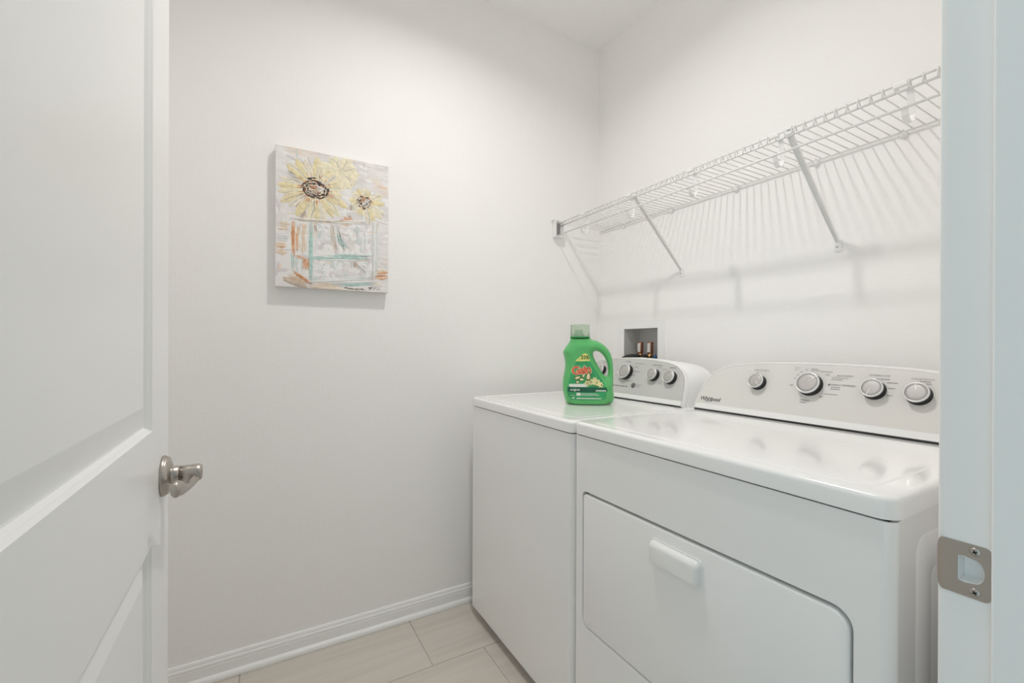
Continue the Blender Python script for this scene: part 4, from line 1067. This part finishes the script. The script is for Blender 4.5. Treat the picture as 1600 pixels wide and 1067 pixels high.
    for f in tri:
        bm.faces.new([A[i] for i in f]); bm.faces.new([B[i] for i in f][::-1])
        for k in range(len(f)):
            e = (f[k], f[(k + 1) % len(f)]); key = tuple(sorted(e)); cnt.setdefault(key, []).append(e)
    for key, l in cnt.items():
        if len(l) == 1:
            i, j = l[0]
            try: bm.faces.new((A[j], A[i], B[i], B[j]))
            except ValueError: pass
    for a, b in zip(A, B):
        pass
    bmesh.ops.remove_doubles(bm, verts=bm.verts, dist=0.0003)
    bmesh.ops.delete(bm, geom=[v for v in bm.verts if not v.link_faces], context='VERTS')
    body = link('bottle_body', from_bm(bm), M_GREEN, root); auto_smooth(body, 50)
    # neck ring, cap, inner spout
    ccx = (268 - 370) * S; cw = 117 * S
    nm_ = Matrix.Translation(W(ccx, 0, 0))
    z = lambda yy: (1012 - yy) * S
    lathe('neck_ring', [(cw * 0.9, z(224)), (cw * 1.0, z(222)), (cw * 1.0, z(214)), (cw * 1.02, z(212)), (cw * 1.02, z(206)), (cw * 0.9, z(206)), (0, z(206))], nm_, M_DGREEN, root, 40)
    lathe('cap', [(cw * 0.985, z(205)), (cw * 0.97, z(120)), (cw * 0.955, z(75)), (cw * 0.935, z(66)), (cw * 0.80, z(63)), (0, z(62)), (0, z(66)), (cw * 0.80, z(68)), (cw * 0.905, z(74)), (cw * 0.925, z(120)), (cw * 0.945, z(205)), (cw * 0.985, z(205))], nm_, M_CAP, root, 40)
    sp = bmesh.new(); bm_lathe(sp, [(0.0, z(206)), (cw * 0.62, z(206)), (cw * 0.55, z(190)), (cw * 0.40, z(176)), (cw * 0.36, z(132)), (cw * 0.30, z(126)), (0, z(126))], Matrix.Translation(W(ccx - 0.004, 0.004, 0)), 28)
    link('spout', from_bm(sp), M_DGREEN, root, smooth=True)
    # ---- printed label, laid on the front surface
    def lay_mesh(name, polys, m, parent, lift, fine=0.006, raw=None):
        bm = bmesh.new()
        def put(v): return W(v.x, height(v) + lift, v.y)
        if raw is not None:
            for me_ in raw:
                vv = [bm.verts.new(put(Vector((q.co.x, q.co.y)))) for q in me_.vertices]
                for p_ in me_.polygons:
                    try: bm.faces.new([vv[i] for i in p_.vertices])
                    except ValueError: pass
        for lp in polys:
            c_ = [Vector(p_) for p_ in lp]; n_ = len(c_); e_ = [(i, (i + 1) % n_) for i in range(n_)]
            # densify the border
            D = []
            for i in range(n_):
                a, b = c_[i], c_[(i + 1) % n_]; k = max(1, int((b - a).length / fine))
                for t in range(k): D.append(a.lerp(b, t / k))
            nd = len(D); e_ = [(i, (i + 1) % nd) for i in range(nd)]
            lp2 = [(q.x, q.y) for q in D]
            xa, xb = min(q.x for q in D), max(q.x for q in D); ya, yb = min(q.y for q in D), max(q.y for q in D)
            yy = ya + fine / 2
            P2 = list(D)
            while yy < yb:
                xx = xa + fine / 2
                while xx < xb:
                    q = Vector((xx, yy))
                    if inside(q, lp2): P2.append(q)
                    xx += fine
                yy += fine
            rr = delaunay_2d_cdt(P2, e_, [], 1, 1e-7)
            vv = [bm.verts.new(put(v)) for v in rr[0]]
            for f in rr[2]:
                c = sum((rr[0][i] for i in f), Vector((0, 0))) / len(f)
                if inside(c, lp2): bm.faces.new([vv[i] for i in f])
        o = link(name, from_bm(bm), m, parent, smooth=True)
        return o
    lab = lay_mesh('label', [L([(112, 820), (128, 740), (150, 660), (176, 590), (206, 524), (240, 486), (300, 478), (366, 490), (404, 540), (440, 600), (480, 660), (520, 720), (552, 780), (566, 830), (566, 900), (552, 938), (520, 950), (300, 956), (160, 950), (124, 920), (112, 870)])], M_LABEL, root, 0.0005)
    lay_mesh('label_band', [L([(114, 802), (320, 802), (568, 806), (580, 850), (360, 862), (114, 860)])], M_BAND, lab, 0.0009)
    lay_mesh('leaf_badge', [L([(202, 492), (250, 452), (290, 412), (320, 402), (350, 420), (368, 462), (376, 496), (330, 496), (280, 500), (240, 502)])], M_LEAF, lab, 0.0010)
    def tx(s, zx, zy, size, **kw):
        me = text_mesh(s, size, **kw); off = L([(zx, zy)])[0]
        rot_ = kw.get('rot', 0)
        me.transform(Matrix.Translation((off[0], off[1], 0))); return me
    def txr(s, zx, zy, size, rotz, **kw):
        me = text_mesh(s, size, **kw); off = L([(zx, zy)])[0]; me.transform(Matrix.Translation((off[0], off[1], 0)) @ Matrix.Rotation(rotz, 4, 'Z')); return me
    lay_mesh('badge_text', [], M_OLIVE, lab, 0.0014, raw=[tx('33%', 316, 455, 0.0185, bold=0.0006, align='CENTER')])
    lay_mesh('logo_outline', [], M_CREAM, lab, 0.0011, raw=[txr('Gain', 274, 604, 0.0410, 0.13, bold=0.0028, align='CENTER', space=0.90)])
    lay_mesh('logo_lettering', [], M_RED, lab, 0.0017, raw=[txr('Gain', 274, 604, 0.0410, 0.13, bold=0.0011, align='CENTER', space=0.90)])
    lay_mesh('white_strip', [L([(128, 782), (136, 768), (160, 764), (330, 762), (350, 800), (160, 800), (136, 798)])], M_PRINTW, lab, 0.0012)
    # leaves and flowers of the print
    def leaf(cx, cy, a, l_, w_):
        pts = []
        for k in range(12):
            t = k / 12 * 2 * math.pi; x = math.cos(t) * l_ / 2; y = math.sin(t) * w_ / 2 * (1 - 0.45 * math.cos(t))
            pts.append((cx + x * math.cos(a) - y * math.sin(a), cy + x * math.sin(a) + y * math.cos(a)))
        return L(pts)
    leaves = [(355, 672, -1.45, 110, 58), (300, 662, -1.1, 62, 34), (232, 690, -0.35, 90, 40), (280, 712, 0.1, 70, 36), (232, 742, -0.1, 50, 34)]
    lay_mesh('leaf_print', [leaf(*q) for q in leaves], M_OLIVE, lab, 0.0012, fine=0.004)
    lay_mesh('leaf_print', [leaf(a, b, c, d * 0.72, e * 0.66) for a, b, c, d, e in leaves], M_CREAM, lab, 0.0016, fine=0.004)
    rndb = random.Random(5); fl = []
    for cx, cy, rr in ((345, 755, 40), (405, 740, 46), (462, 752, 48), (430, 712, 34), (500, 775, 36)):
        for k in range(6): fl.append(leaf(cx + math.cos(k * 1.05) * rr * .5, cy + math.sin(k * 1.05) * rr * .45, k * 1.05, rr * 1.05, rr * .62))
    lay_mesh('flower_print', fl, M_FLOWER, lab, 0.0017, fine=0.005)
    lay_mesh('flower_print', [leaf(cx, cy, 0.5, 20, 16) for cx, cy in ((388, 742), (455, 752), (445, 788), (512, 778))], M_OLIVE, lab, 0.0022, fine=0.004)
    lay_mesh('variant_text', [], M_PRINTW, lab, 0.0014, raw=[tx('original', 146, 832, 0.0115, bold=0.0002)])
    rr_ = []
    def bar(x0_, x1_, y_, h_):
        x = x0_
        while x < x1_:
            w_ = rndb.uniform(6, 18); rr_.append(L([(x, y_ - h_ / 2), (min(x + w_, x1_), y_ - h_ / 2), (min(x + w_, x1_), y_ + h_ / 2), (x, y_ + h_ / 2)])[::-1]); x += w_ + 4
    bar(218, 460, 880, 8); bar(260, 480, 896, 7); bar(218, 508, 934, 14); bar(150, 200, 898, 4); bar(168, 194, 928, 18); bar(442, 560, 842, 16); bar(150, 300, 781, 6)
    lay_mesh('small_print', rr_[:-0 or None], M_PRINTW, lab, 0.0014, fine=0.01)['kind'] = 'stuff'
    lay_mesh('fine_print', [L([(218, 868), (262, 868), (262, 902), (218, 902)])[::-1]], M_PRINTW, lab, 0.0013, fine=0.006)
make_bottle()
